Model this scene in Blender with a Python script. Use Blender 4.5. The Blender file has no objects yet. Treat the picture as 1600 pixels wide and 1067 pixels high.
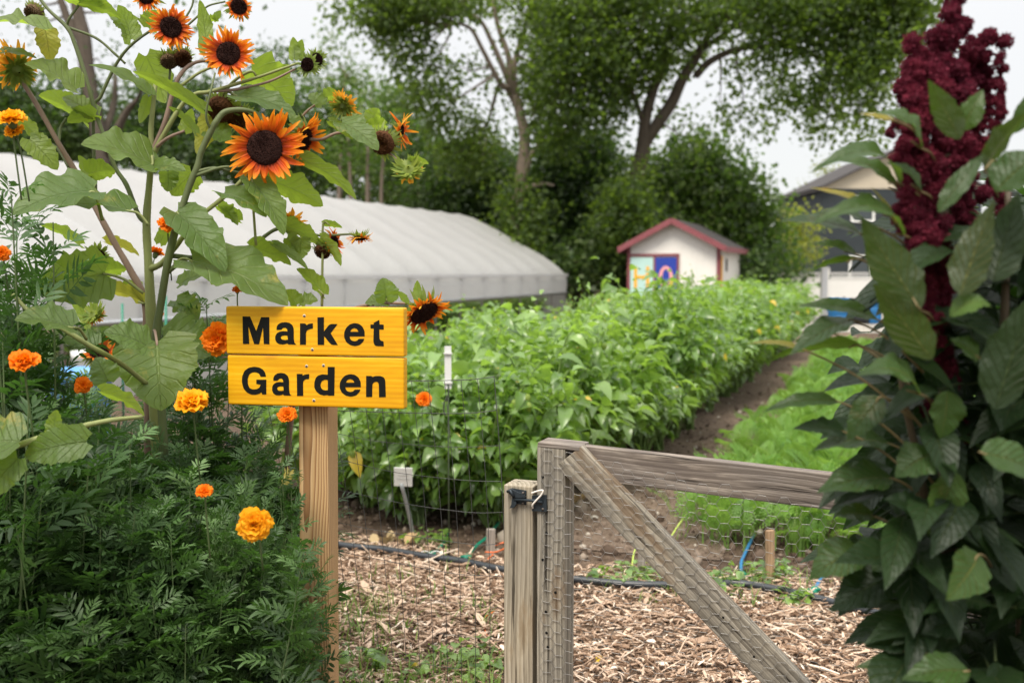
import bpy, bmesh, math, random
import numpy as np
from mathutils import Vector, Matrix
from mathutils.geometry import tessellate_polygon
RD = math.radians
C = bpy.context.scene.collection
S = bpy.context.scene
random.seed(7)
# ------------------------------------------------------------------ camera
CH = 1.5; PITCH = RD(3.97); FP = 1600*35/36.0
cd = bpy.data.cameras.new('camera'); cam = bpy.data.objects.new('camera', cd); C.objects.link(cam)
cam.location = (0, 0, CH); cam.rotation_euler = (RD(90)-PITCH, 0, 0)
cd.lens = 35; cd.sensor_width = 36; cd.clip_start = .05; cd.clip_end = 900
cd.dof.use_dof = True; cd.dof.focus_distance = 2.8; cd.dof.aperture_fstop = 3.0
S.camera = cam
# ------------------------------------------------------------------ world: overcast sky, brighter towards the zenith
EXPO = 1.25
w = bpy.data.worlds.new('World'); S.world = w; w.use_nodes = True
nt = w.node_tree; nt.nodes.clear()
N = nt.nodes.new; L = nt.links.new
SUN_EL, SUN_ROT = RD(58), RD(200)
sky = N('ShaderNodeTexSky'); sky.sky_type = 'NISHITA'; sky.sun_disc = False
sky.sun_elevation = SUN_EL; sky.sun_rotation = SUN_ROT
bg1 = N('ShaderNodeBackground'); bg1.inputs[1].default_value = .01; L(sky.outputs[0], bg1.inputs[0])
tc = N('ShaderNodeTexCoord'); sx = N('ShaderNodeSeparateXYZ'); L(tc.outputs['Generated'], sx.inputs[0])
mx = N('ShaderNodeMath'); mx.operation = 'MAXIMUM'; mx.inputs[1].default_value = 0; L(sx.outputs[2], mx.inputs[0])
pw = N('ShaderNodeMath'); pw.operation = 'POWER'; pw.inputs[1].default_value = 2.4; L(mx.outputs[0], pw.inputs[0])
ma = N('ShaderNodeMath'); ma.operation = 'MULTIPLY_ADD'; ma.inputs[1].default_value = 2.7; ma.inputs[2].default_value = 1; L(pw.outputs[0], ma.inputs[0])
nz = N('ShaderNodeTexNoise'); nz.inputs['Scale'].default_value = 1.6; nz.inputs['Detail'].default_value = 3
L(tc.outputs['Generated'], nz.inputs['Vector'])
nm = N('ShaderNodeMath'); nm.operation = 'MULTIPLY_ADD'; nm.inputs[1].default_value = .12; nm.inputs[2].default_value = .94; L(nz.outputs[0], nm.inputs[0])
mm = N('ShaderNodeMath'); mm.operation = 'MULTIPLY'; L(ma.outputs[0], mm.inputs[0]); L(nm.outputs[0], mm.inputs[1])
ms = N('ShaderNodeMath'); ms.operation = 'MULTIPLY'; ms.inputs[1].default_value = .345; L(mm.outputs[0], ms.inputs[0])
bg2 = N('ShaderNodeBackground'); bg2.inputs[0].default_value = (1, .985, .965, 1); L(ms.outputs[0], bg2.inputs[1])
ad = N('ShaderNodeAddShader'); L(bg1.outputs[0], ad.inputs[0]); L(bg2.outputs[0], ad.inputs[1])
wo = N('ShaderNodeOutputWorld'); L(ad.outputs[0], wo.inputs[0])
sl = bpy.data.lights.new('sun', 'SUN'); sun = bpy.data.objects.new('sun', sl); C.objects.link(sun)
sl.energy = 1.7; sl.angle = RD(24); sl.color = (1, .93, .80)
# lamp pointing: direction to sun = (sin rot * cos el, cos rot * cos el, sin el)
sd = Vector((math.sin(SUN_ROT)*math.cos(SUN_EL), math.cos(SUN_ROT)*math.cos(SUN_EL), math.sin(SUN_EL)))
sun.rotation_euler = sd.to_track_quat('Z', 'Y').to_euler()
S.view_settings.view_transform = 'Standard'; S.view_settings.look = 'None'
S.view_settings.exposure = EXPO; S.view_settings.gamma = 1
S.render.engine = 'CYCLES'
S.cycles.max_bounces = 8; S.cycles.transparent_max_bounces = 8; S.cycles.transmission_bounces = 5; S.cycles.diffuse_bounces = 4
S.cycles.use_denoising = True
S.cycles.sample_clamp_indirect = 6
# ------------------------------------------------------------------ geometry helpers
def ray(px, py):
    x = (px-800)/FP; y = (533.5-py)/FP
    return np.array([x, math.cos(PITCH)+y*math.sin(PITCH), -math.sin(PITCH)+y*math.cos(PITCH)])
def P(px, py, d):
    r = ray(px, py); return np.array([0, 0, CH])+r*(d/r[1])
def GP(px, py, z=0):
    r = ray(px, py); return np.array([0, 0, CH])+r*((z-CH)/r[2])
def PL(px, py, o, n):
    r = ray(px, py); c = np.array([0, 0, CH]); return c+r*(np.dot(np.array(o)-c, n)/np.dot(r, n))
YAW = RD(21); U = np.array([math.sin(YAW), math.cos(YAW), 0]); Vv = np.array([math.cos(YAW), -math.sin(YAW), 0]); Z = np.array([0, 0, 1.])
def nrm(a):
    a = np.asarray(a, float); return a/np.maximum(np.linalg.norm(a, axis=-1, keepdims=True), 1e-9)
class B:
    def __init__(s): s.V = []; s.Q = []; s.T = []; s.UV = []; s.R = []; s.n = 0
    def add(s, v, faces, uv=None, rnd=.5):
        v = np.asarray(v, float).reshape(-1, 3); k = len(v)
        s.V.append(v); s.UV.append(np.zeros((k, 2)) if uv is None else np.asarray(uv, float).reshape(-1, 2))
        s.R.append(np.broadcast_to(np.asarray(rnd, float), (k,)).copy())
        for f in (faces if isinstance(faces, (list, tuple)) and len(faces) and isinstance(faces[0], np.ndarray) else [np.asarray(faces)]):
            f = np.asarray(f, int)
            if f.size == 0: continue
            (s.Q if f.shape[1] == 4 else s.T).append(f+s.n)
        s.n += k
    def inst(s, T, M, O, rnd):
        v, fs, uv = T; K = len(O); n = len(v)
        W = np.einsum('kij,nj->kni', M, v)+O[:, None, :]
        out = [(f[None]+(np.arange(K)*n)[:, None, None]).reshape(-1, f.shape[1]) for f in fs]
        s.add(W.reshape(-1, 3), out, np.tile(uv, (K, 1)), np.repeat(rnd, n))
    def build(s, name, mat, parent=None, org=(0, 0, 0), smooth=True):
        V = np.concatenate(s.V)-np.asarray(org, float); Q = np.concatenate(s.Q) if s.Q else np.zeros((0, 4), int); T = np.concatenate(s.T) if s.T else np.zeros((0, 3), int)
        me = bpy.data.meshes.new(name); me.vertices.add(len(V)); me.vertices.foreach_set('co', V.astype(np.float32).ravel())
        nl = Q.size+T.size; me.loops.add(nl); me.loops.foreach_set('vertex_index', np.concatenate([Q.ravel(), T.ravel()]).astype(np.int32))
        me.polygons.add(len(Q)+len(T)); st = np.concatenate([np.arange(len(Q))*4, len(Q)*4+np.arange(len(T))*3]).astype(np.int32)
        me.polygons.foreach_set('loop_start', st)
        me.polygons.foreach_set('use_smooth', np.full(len(Q)+len(T), smooth))
        a = me.attributes.new('rnd', 'FLOAT', 'POINT'); a.data.foreach_set('value', np.concatenate(s.R).astype(np.float32))
        u = np.concatenate(s.UV); u3 = np.column_stack([u, np.zeros(len(u))])
        a = me.attributes.new('uvp', 'FLOAT_VECTOR', 'POINT'); a.data.foreach_set('vector', u3.astype(np.float32).ravel())
        me.materials.append(mat); me.update(calc_edges=True); me.validate()
        o = bpy.data.objects.new(name, me); C.objects.link(o)
        if parent is not None: o.parent = parent
        else: o.location = org
        return o
def tag(o, label=None, cat=None, group=None, kind=None):
    if label: o['label'] = label
    if cat: o['category'] = cat
    if group: o['group'] = group
    if kind: o['kind'] = kind
    return o
def thing(name, loc, label, cat, group=None):
    o = bpy.data.objects.new(name, None); o.empty_display_size = .1; C.objects.link(o); o.location = loc
    return tag(o, label, cat, group)
def copy_tree(o, parent=None):
    c = o.copy(); C.objects.link(c); c.parent = parent
    for ch in list(o.children): copy_tree(ch, c)
    return c
def tube(b, pts, rad, n=6, rnd=.5, cap=True):
    p = np.asarray(pts, float); m = len(p); r = np.broadcast_to(np.asarray(rad, float), (m,))
    t = nrm(np.gradient(p, axis=0)); ref = np.array([0, 0, 1.]) if abs(t[0][2]) < .9 else np.array([1., 0, 0])
    a = nrm(np.cross(t[0], ref)); A = [a]
    for i in range(1, m):
        a = A[-1]-np.dot(A[-1], t[i])*t[i]; A.append(nrm(a))
    A = np.array(A); Bn = np.cross(t, A); th = np.arange(n)*2*math.pi/n
    v = p[:, None]+r[:, None, None]*(np.cos(th)[None, :, None]*A[:, None]+np.sin(th)[None, :, None]*Bn[:, None])
    i = np.arange(m-1)[:, None]*n; j = np.arange(n)[None]; k = (np.arange(n)+1)[None] % n
    q = np.stack([i+j, i+k, i+n+k, i+n+j], -1).reshape(-1, 4)
    ln = np.concatenate([[0], np.cumsum(np.linalg.norm(np.diff(p, axis=0), axis=1))])
    uv = np.stack(np.broadcast_arrays(ln[:, None], (th/6.283)[None]), -1)
    v = v.reshape(-1, 3); uv = uv.reshape(-1, 2); fs = [q]
    if cap:
        v = np.vstack([v, p[:1], p[-1:]]); uv = np.vstack([uv, uv[:1], uv[-1:]]); o = m*n
        fs.append(np.array([[o, (x+1) % n, x] for x in range(n)]+[[o+1, o-n+x, o-n+(x+1) % n] for x in range(n)]))
    b.add(v, fs, uv, rnd)
def spline(pts, k=6):
    p = np.asarray(pts, float)
    if len(p) < 3: return np.array([p[0]+(p[-1]-p[0])*t for t in np.linspace(0, 1, k+1)])
    q = np.vstack([2*p[0]-p[1], p, 2*p[-1]-p[-2]]); out = []
    for i in range(1, len(q)-2):
        for t in np.arange(k)/k:
            a, b_, c, d = q[i-1], q[i], q[i+1], q[i+2]
            out.append(.5*(2*b_+(c-a)*t+(2*a-5*b_+4*c-d)*t*t+(3*b_-a-3*c+d)*t**3))
    out.append(p[-1]); return np.array(out)
def lin(a, n): return np.interp(np.linspace(0, 1, n), np.linspace(0, 1, len(a)), a)
def frame(ax, up):
    ax = nrm(ax); n = up-np.sum(up*ax, -1, keepdims=True)*ax; n = nrm(n); s = np.cross(ax, n)
    return np.stack([s, ax, n], -1)
def box(name, c, R, dims, mat, parent=None, org=(0, 0, 0), bev=.003, seg=2, taper=None):
    bm = bmesh.new(); bmesh.ops.create_cube(bm, size=1)
    for v in bm.verts: v.co = Vector((v.co.x*dims[0], v.co.y*dims[1], v.co.z*dims[2]))
    if taper: taper(bm)
    if bev: bmesh.ops.bevel(bm, geom=bm.edges[:], offset=bev, segments=seg, affect='EDGES', profile=.6)
    me = bpy.data.meshes.new(name); bm.to_mesh(me); bm.free(); me.materials.append(mat)
    for p in me.polygons: p.use_smooth = False
    o = bpy.data.objects.new(name, me); C.objects.link(o); o.parent = parent
    M = Matrix(np.asarray(R).tolist()).to_4x4(); M.translation = Vector(np.asarray(c, float)-np.asarray(org, float)); o.matrix_basis = M
    return o
def bxm(b, c, R, d, rnd=.5):            # plain box into a builder
    s = np.array([[x, y, z] for x in (-.5, .5) for y in (-.5, .5) for z in (-.5, .5)])*np.asarray(d)
    f = np.array([[0, 1, 3, 2], [4, 6, 7, 5], [0, 4, 5, 1], [2, 3, 7, 6], [0, 2, 6, 4], [1, 5, 7, 3]])
    b.add(s@np.asarray(R).T+np.asarray(c), f, None, rnd)
def rot_z(a): return np.array([[math.cos(a), -math.sin(a), 0], [math.sin(a), math.cos(a), 0], [0, 0, 1]])
ROW = rot_z(-YAW)      # local x = Vv, local y = U
def ico(sub=1):
    bm = bmesh.new(); bmesh.ops.create_icosphere(bm, subdivisions=sub, radius=1)
    v = np.array([list(x.co) for x in bm.verts]); f = np.array([[q.index for q in x.verts] for x in bm.faces]); bm.free(); return v, f
ICO1 = ico(1); ICO2 = ico(2)
# ------------------------------------------------------------------ materials
def new(name):
    m = bpy.data.materials.new(name); m.use_nodes = True; t = m.node_tree; t.nodes.clear()
    return m, t.nodes.new, t.links.new
def mixc(N, L, f, a, b, mode='MIX'):
    n = N('ShaderNodeMix'); n.data_type = 'RGBA'; n.blend_type = mode
    for s, v in ((n.inputs[0], f), (n.inputs[6], a), (n.inputs[7], b)):
        if hasattr(v, 'is_linked') or hasattr(v, 'links'): L(v, s)
        elif isinstance(v, (tuple, list)): s.default_value = (*v[:3], 1)
        else: s.default_value = v
    return n.outputs[2]
def mth(N, L, op, a, b=0, c=0):
    n = N('ShaderNodeMath'); n.operation = op
    for i, v in enumerate((a, b, c)):
        if hasattr(v, 'links'): L(v, n.inputs[i])
        else: n.inputs[i].default_value = v
    return n.outputs[0]
def ramp(N, L, f, stops):
    n = N('ShaderNodeValToRGB'); L(f, n.inputs[0]); e = n.color_ramp.elements
    while len(e) < len(stops): e.new(.5)
    for x, (p, c) in zip(e, stops): x.position = p; x.color = (*c, 1) if len(c) == 3 else c
    return n.outputs[0]
def noise(N, L, vec, sc, det=4, rough=.6, dist=0):
    n = N('ShaderNodeTexNoise'); n.inputs['Scale'].default_value = sc; n.inputs['Detail'].default_value = det
    n.inputs['Roughness'].default_value = rough; n.inputs['Distortion'].default_value = dist
    if vec is not None: L(vec, n.inputs['Vector'])
    return n.outputs[0]
def mapping(N, L, vec, sc, loc=(0, 0, 0)):
    n = N('ShaderNodeMapping'); L(vec, n.inputs[0]); n.inputs['Scale'].default_value = sc; n.inputs['Location'].default_value = loc; return n.outputs[0]
def bump(N, L, h, st, dist):
    n = N('ShaderNodeBump'); n.inputs['Strength'].default_value = st; n.inputs['Distance'].default_value = dist; L(h, n.inputs['Height']); return n.outputs[0]
def princ(N, L, col, rough=.6, nrmv=None, metal=0, spec=.5, **kw):
    p = N('ShaderNodeBsdfPrincipled')
    if hasattr(col, 'links'): L(col, p.inputs['Base Color'])
    else: p.inputs['Base Color'].default_value = (*col, 1)
    if hasattr(rough, 'links'): L(rough, p.inputs['Roughness'])
    else: p.inputs['Roughness'].default_value = rough
    p.inputs['Metallic'].default_value = metal; p.inputs['Specular IOR Level'].default_value = spec
    if nrmv is not None: L(nrmv, p.inputs['Normal'])
    for k, v in kw.items(): p.inputs[k].default_value = v
    return p.outputs[0]
def outp(N, L, sh): o = N('ShaderNodeOutputMaterial'); L(sh, o.inputs[0])
def leaf_mat(name, dark, light, under, trans, rough=.45, spec=.4, tw=.35, vein=0, vcol=None, accent=None, acc_at=.97, spots=None):
    """foliage: rnd attribute varies the blade colour; the underside and the light coming through have their own"""
    m, N, L = new(name)
    at = N('ShaderNodeAttribute'); at.attribute_name = 'rnd'; r = at.outputs['Fac']
    col = mixc(N, L, r, dark, light)
    if accent: col = mixc(N, L, mth(N, L, 'GREATER_THAN', r, acc_at), col, accent)
    geo = N('ShaderNodeNewGeometry'); tcn = N('ShaderNodeTexCoord')
    nv = None; tcol = trans
    if vein:
        ua = N('ShaderNodeAttribute'); ua.attribute_name = 'uvp'; sp = N('ShaderNodeSeparateXYZ'); L(ua.outputs['Vector'], sp.inputs[0])
        v = mth(N, L, 'ABSOLUTE', sp.outputs[0]); u = sp.outputs[1]
        nn = noise(N, L, tcn.outputs['Object'], 14, 2)
        d = mth(N, L, 'SUBTRACT', u, mth(N, L, 'MULTIPLY', mth(N, L, 'POWER', v, .8), .28))
        d = mth(N, L, 'ADD', d, mth(N, L, 'MULTIPLY', nn, .05))
        fr = mth(N, L, 'PINGPONG', mth(N, L, 'MULTIPLY', d, vein), .5)
        side = mth(N, L, 'SUBTRACT', 1, mth(N, L, 'DIVIDE', fr, .1)); side = mth(N, L, 'MAXIMUM', side, 0)
        mid = mth(N, L, 'MAXIMUM', mth(N, L, 'SUBTRACT', 1, mth(N, L, 'DIVIDE', v, mth(N, L, 'MULTIPLY_ADD', u, -.035, .06))), 0)
        vv = mth(N, L, 'MINIMUM', mth(N, L, 'ADD', mth(N, L, 'MULTIPLY', side, .6), mid), 1)
        bl = noise(N, L, tcn.outputs['Object'], 30, 3)
        col = mixc(N, L, mth(N, L, 'MULTIPLY', bl, .5), col, tuple(c*.62 for c in dark))
        if spots:
            vo = N('ShaderNodeTexNoise'); vo.inputs['Scale'].default_value = 9; vo.inputs['Detail'].default_value = 6; vo.inputs['Roughness'].default_value = .75
            L(tcn.outputs['Object'], vo.inputs['Vector'])
            sm = ramp(N, L, vo.outputs[0], [(.60, (0, 0, 0)), (.68, (1, 1, 1))])
            col = mixc(N, L, mth(N, L, 'MULTIPLY', sm, .75), col, spots)
        col = mixc(N, L, mth(N, L, 'MULTIPLY', vv, .7), col, vcol or light)
        tcol = mixc(N, L, mth(N, L, 'MULTIPLY', vv, .55), trans, tuple(c*.45 for c in trans))
        hgt = mth(N, L, 'ADD', mth(N, L, 'MULTIPLY', vv, -1), mth(N, L, 'MULTIPLY', noise(N, L, tcn.outputs['Object'], 70, 2), .8))
        nv = bump(N, L, hgt, .9, .004)
    und_ = mixc(N, L, mth(N, L, 'MULTIPLY', vv, .75), under, vcol or light) if vein else under
    col = mixc(N, L, geo.outputs['Backfacing'], col, und_)
    nvar = noise(N, L, tcn.outputs['Object'], 3.5, 2)
    col = mixc(N, L, 1.0, col, ramp(N, L, nvar, [(.3, (.78, .8, .8)), (.7, (1.15, 1.12, 1.05))]), 'MULTIPLY')
    oi = N('ShaderNodeObjectInfo'); col = mixc(N, L, 1.0, col, ramp(N, L, oi.outputs['Random'], [(0, (.80, .84, .8)), (.5, (1, 1, 1)), (1, (1.22, 1.14, 1.05))]), 'MULTIPLY')
    p = princ(N, L, col, rough, nv, 0, spec)
    t = N('ShaderNodeBsdfTranslucent')
    if hasattr(tcol, 'links'): L(tcol, t.inputs[0])
    else: t.inputs[0].default_value = (*tcol, 1)
    x = N('ShaderNodeMixShader'); x.inputs[0].default_value = tw; L(p, x.inputs[1]); L(t.outputs[0], x.inputs[2]); outp(N, L, x.outputs[0])
    return m
def simple(name, col, rough=.6, metal=0, spec=.4, nsc=0, var=.15, bmp=0, sc=(1, 1, 1)):
    m, N, L = new(name); nv = None
    if nsc:
        tcn = N('ShaderNodeTexCoord'); f = noise(N, L, mapping(N, L, tcn.outputs['Object'], sc), nsc, 5)
        c = mixc(N, L, f, tuple(x*(1-var) for x in col), tuple(min(1, x*(1+var)) for x in col))
        if bmp: nv = bump(N, L, f, .5, bmp)
    else: c = col
    outp(N, L, princ(N, L, c, rough, nv, metal, spec)); return m
def wood(name, c1, c2, c3, ring=26, crack=.5, stain=None, rough=.75, knots=True, paint=None, sc=1):
    """sawn timber: grain runs along local Z"""
    m, N, L = new(name); tcn = N('ShaderNodeTexCoord'); ob = tcn.outputs['Object']
    wob = noise(N, L, mapping(N, L, ob, (3, 3, .9)), 2.2, 2)
    vec = N('ShaderNodeVectorMath'); vec.operation = 'ADD'; L(mapping(N, L, ob, (1, 1, .035)), vec.inputs[0])
    vs = N('ShaderNodeVectorMath'); vs.operation = 'SCALE'; vs.inputs['Scale'].default_value = .022
    cmb = N('ShaderNodeCombineXYZ'); L(wob, cmb.inputs[0]); L(wob, cmb.inputs[1]); L(cmb.outputs[0], vs.inputs[0]); L(vs.outputs[0], vec.inputs[1])
    wv = N('ShaderNodeTexWave'); wv.wave_type = 'RINGS'; wv.rings_direction = 'Z'; wv.wave_profile = 'SAW'
    wv.inputs['Scale'].default_value = ring; wv.inputs['Distortion'].default_value = .9; wv.inputs['Detail'].default_value = 3; wv.inputs['Detail Scale'].default_value = 1.2
    mp = N('ShaderNodeMapping'); L(vec.outputs[0], mp.inputs[0]); mp.inputs['Location'].default_value = (.11, .06, 0); L(mp.outputs[0], wv.inputs['Vector'])
    fine = noise(N, L, mapping(N, L, ob, (1, 1, .025)), 260*sc, 4, .7)
    streak = noise(N, L, mapping(N, L, ob, (1, 1, .05)), 42*sc, 4, .65)
    g = mth(N, L, 'MULTIPLY_ADD', wv.outputs['Fac'], .22, mth(N, L, 'MULTIPLY_ADD', fine, .55, mth(N, L, 'MULTIPLY', streak, .3)))
    col = ramp(N, L, g, [(.28, c1), (.52, c2), (.72, c3)])
    ck = ramp(N, L, streak, [(.34, (1, 1, 1)), (.42, (0, 0, 0))])
    col = mixc(N, L, mth(N, L, 'MULTIPLY', ck, crack), col, tuple(x*.3 for x in c1))
    big = noise(N, L, mapping(N, L, ob, (1, 1, .4)), 9, 3)
    col = mixc(N, L, 1.0, col, ramp(N, L, big, [(.3, (.78, .78, .8)), (.7, (1.18, 1.14, 1.08))]), 'MULTIPLY')
    if stain:
        s = ramp(N, L, noise(N, L, mapping(N, L, ob, (1, 1, .3)), 14, 4, .6), [(.56, (0, 0, 0)), (.66, (1, 1, 1))])
        col = mixc(N, L, mth(N, L, 'MULTIPLY', s, .65), col, stain)
    if knots:
        vo = N('ShaderNodeTexVoronoi'); vo.inputs['Scale'].default_value = 5.5; L(mapping(N, L, ob, (1, 1, .6), (.3, .7, .1)), vo.inputs['Vector'])
        kn = ramp(N, L, vo.outputs['Distance'], [(.045, (1, 1, 1)), (.09, (0, 0, 0))])
        col = mixc(N, L, mth(N, L, 'MULTIPLY', kn, .85), col, tuple(x*.25 for x in c1))
    h = mth(N, L, 'SUBTRACT', g, mth(N, L, 'MULTIPLY', ck, 1.5*crack))
    outp(N, L, princ(N, L, col, rough, bump(N, L, h, .7, .0018), 0, .25)); return m
# ================================================================== SETTING
rg = np.random.default_rng(11)
def soil_mat(name, a, b, c, sc=1):
    m, N, L = new(name); tcn = N('ShaderNodeTexCoord'); o = tcn.outputs['Object']
    big = noise(N, L, o, 1.3*sc, 4); med = noise(N, L, o, 14*sc, 6, .7); fi = noise(N, L, o, 90*sc, 4, .7)
    col = ramp(N, L, mth(N, L, 'MULTIPLY_ADD', fi, .45, mth(N, L, 'MULTIPLY', med, .55)), [(.36, a), (.5, b), (.66, c)])
    col = mixc(N, L, 1.0, col, ramp(N, L, big, [(.3, (.75, .75, .75)), (.7, (1.2, 1.18, 1.12))]), 'MULTIPLY')
    h = mth(N, L, 'ADD', med, mth(N, L, 'MULTIPLY', fi, .4))
    outp(N, L, princ(N, L, col, .95, bump(N, L, h, .9, .02), 0, .1)); return m
M_soil = soil_mat('soil', (.035, .022, .016), (.10, .07, .052), (.21, .155, .12))
M_path = soil_mat('trodden_earth', (.08, .055, .042), (.17, .125, .098), (.27, .21, .17))
M_gravel = soil_mat('pale_gravel', (.2, .19, .17), (.36, .34, .31), (.5, .48, .45))
M_mulchbed = soil_mat('mulch_bed', (.04, .026, .018), (.13, .09, .065), (.27, .2, .15), 1.6)
def sheet(name, pts, mat, z, n=1, amp=0):
    """a ground sheet from its outline, cut fine enough to carry gentle unevenness"""
    bm = bmesh.new(); vs = [bm.verts.new((p[0], p[1], z)) for p in pts]; bm.faces.new(vs)
    if n > 1: bmesh.ops.triangulate(bm, faces=bm.faces[:]); bmesh.ops.subdivide_edges(bm, edges=bm.edges[:], cuts=n, use_grid_fill=True)
    me = bpy.data.meshes.new(name); bm.to_mesh(me); bm.free(); me.materials.append(mat)
    o = bpy.data.objects.new(name, me); C.objects.link(o); return tag(o, kind='structure')
sheet('ground', [(-400, -60), (400, -60), (400, 600), (-400, 600)], M_soil, 0)
def rc(a, t): return np.array([-.05, 5.2, 0])+a*Vv+t*U       # row coordinates: a across (0 = right edge of the long row), t along
sheet('dirt_path', [rc(a, t)[:2] for a, t in ((-.15, .2), (1.1, .3), (1.0, 4), (1.0, 9), (1.15, 26), (-.2, 26), (-.3, 9), (-.1, 4))], M_path, .008)
sheet('mulch_ground', [(-3, 1.2), (4.5, 1.2), (4.6, 3.9), (3.2, 4.1), (2.2, 4.35), (1.4, 4.75), (.6, 4.9), (0, 5.05), (-.5, 5.35), (-1.2, 5.6), (-3.2, 6)], M_mulchbed, .012)
sheet('gravel_yard', [(6, 26), (14, 22), (60, 30), (60, 60), (14, 60)], M_gravel, .012)
# ---- wood chips, thrown flat over the mulch bed
def chips(name, K, size, seed, label):
    r = np.random.default_rng(seed); b = B()
    X = r.uniform(-1.6, 3.4, K*3); Y = r.uniform(2.5, 5.7, K*3)
    lim = np.interp(X, [-1.6, -.5, 0, .6, 1.4, 2.2, 3.4], [5.65, 5.28, 4.98, 4.83, 4.70, 4.36, 4.05])+r.normal(0, .07, K*3)
    ok = (Y < lim); X = X[ok][:K]; Y = Y[ok][:K]; K = len(X)
    s = np.array([[x, y, z] for x in (-.5, .5) for y in (-.5, 0, .5) for z in (-.5, .5)])
    s[:, 0] *= np.where(s[:, 1] == 0, 1, .45); s[:, 2] += np.where(s[:, 1] == 0, .9, 0)
    f = [np.array([[0, 1, 3, 2], [2, 3, 5, 4], [6, 8, 9, 7], [8, 10, 11, 9], [1, 7, 9, 3], [3, 9, 11, 5], [0, 2, 8, 6], [2, 4, 10, 8], [0, 6, 7, 1], [4, 5, 11, 10]])]
    ln = r.lognormal(math.log(size), .62, K).clip(.008, .16); wd = r.lognormal(math.log(.0060), .5, K)*np.where(r.random(K) < .06, 2.2, 1); th = r.uniform(.002, .005, K)
    yaw = r.uniform(0, 6.283, K); ti = r.normal(0, .16, K)
    ax = np.stack([np.cos(yaw)*np.cos(ti), np.sin(yaw)*np.cos(ti), np.sin(ti)], -1); up = nrm(np.stack([r.normal(0, .3, K), r.normal(0, .3, K), np.ones(K)], -1))
    M = frame(ax, up)*np.stack([wd, ln, th], -1)[:, None, :]
    O = np.stack([X, Y, .014+np.abs(r.normal(0, .013, K))+np.abs(ti)*ln*.35], -1)
    b.inst((s, f, np.zeros((12, 2))), M, O, r.random(K))
    m, N, L = new('wood_chip'); at = N('ShaderNodeAttribute'); at.attribute_name = 'rnd'; tcn = N('ShaderNodeTexCoord')
    col = ramp(N, L, at.outputs['Fac'], [(0, (.07, .042, .026)), (.2, (.20, .125, .08)), (.55, (.46, .33, .24)), (.88, (.63, .49, .38)), (1, (.82, .72, .61))])
    n2 = noise(N, L, tcn.outputs['Object'], 120, 3)
    col = mixc(N, L, 1., col, ramp(N, L, n2, [(.3, (.72, .7, .68)), (.7, (1.15, 1.12, 1.1))]), 'MULTIPLY')
    outp(N, L, princ(N, L, col, .85, bump(N, L, n2, .5, .002), 0, .15))
    o = b.build(name, m, smooth=False); tag(o, label, 'wood chips', kind='stuff')
chips('wood_chips', 38000, .038, 3, 'tan shredded wood chips covering the ground around the gate')
# soil crumbs on path and beds
def crumbs():
    r = np.random.default_rng(5); b = B(); K = 9000
    a = r.uniform(-1.7, 2.9, K); t = r.gamma(1.3, 3.2, K)
    O = np.array([-.05, 5.2, .008])+a[:, None]*Vv+t[:, None]*U; O[:, 1] -= .45*np.maximum(a, 0)*0
    v, f = ICO1; s = r.lognormal(math.log(.009), .55, K)
    M = np.stack([rot_z(x) for x in r.uniform(0, 6.28, K)])*(s[:, None]*r.uniform(.6, 1.4, (K, 3)))[:, None, :]
    b.inst((v, [f], np.zeros((len(v), 2))), M, O, r.random(K))
    m, N, L = new('soil_crumb'); at = N('ShaderNodeAttribute'); at.attribute_name = 'rnd'
    outp(N, L, princ(N, L, ramp(N, L, at.outputs['Fac'], [(0, (.05, .033, .024)), (.75, (.15, .11, .085)), (.93, (.25, .2, .16)), (1, (.5, .46, .4))]), .95, None, 0, .1))
    tag(b.build('soil_crumbs', m), 'loose brown soil crumbs and small stones on the path and beds', 'soil crumbs', kind='stuff')
crumbs()
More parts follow.
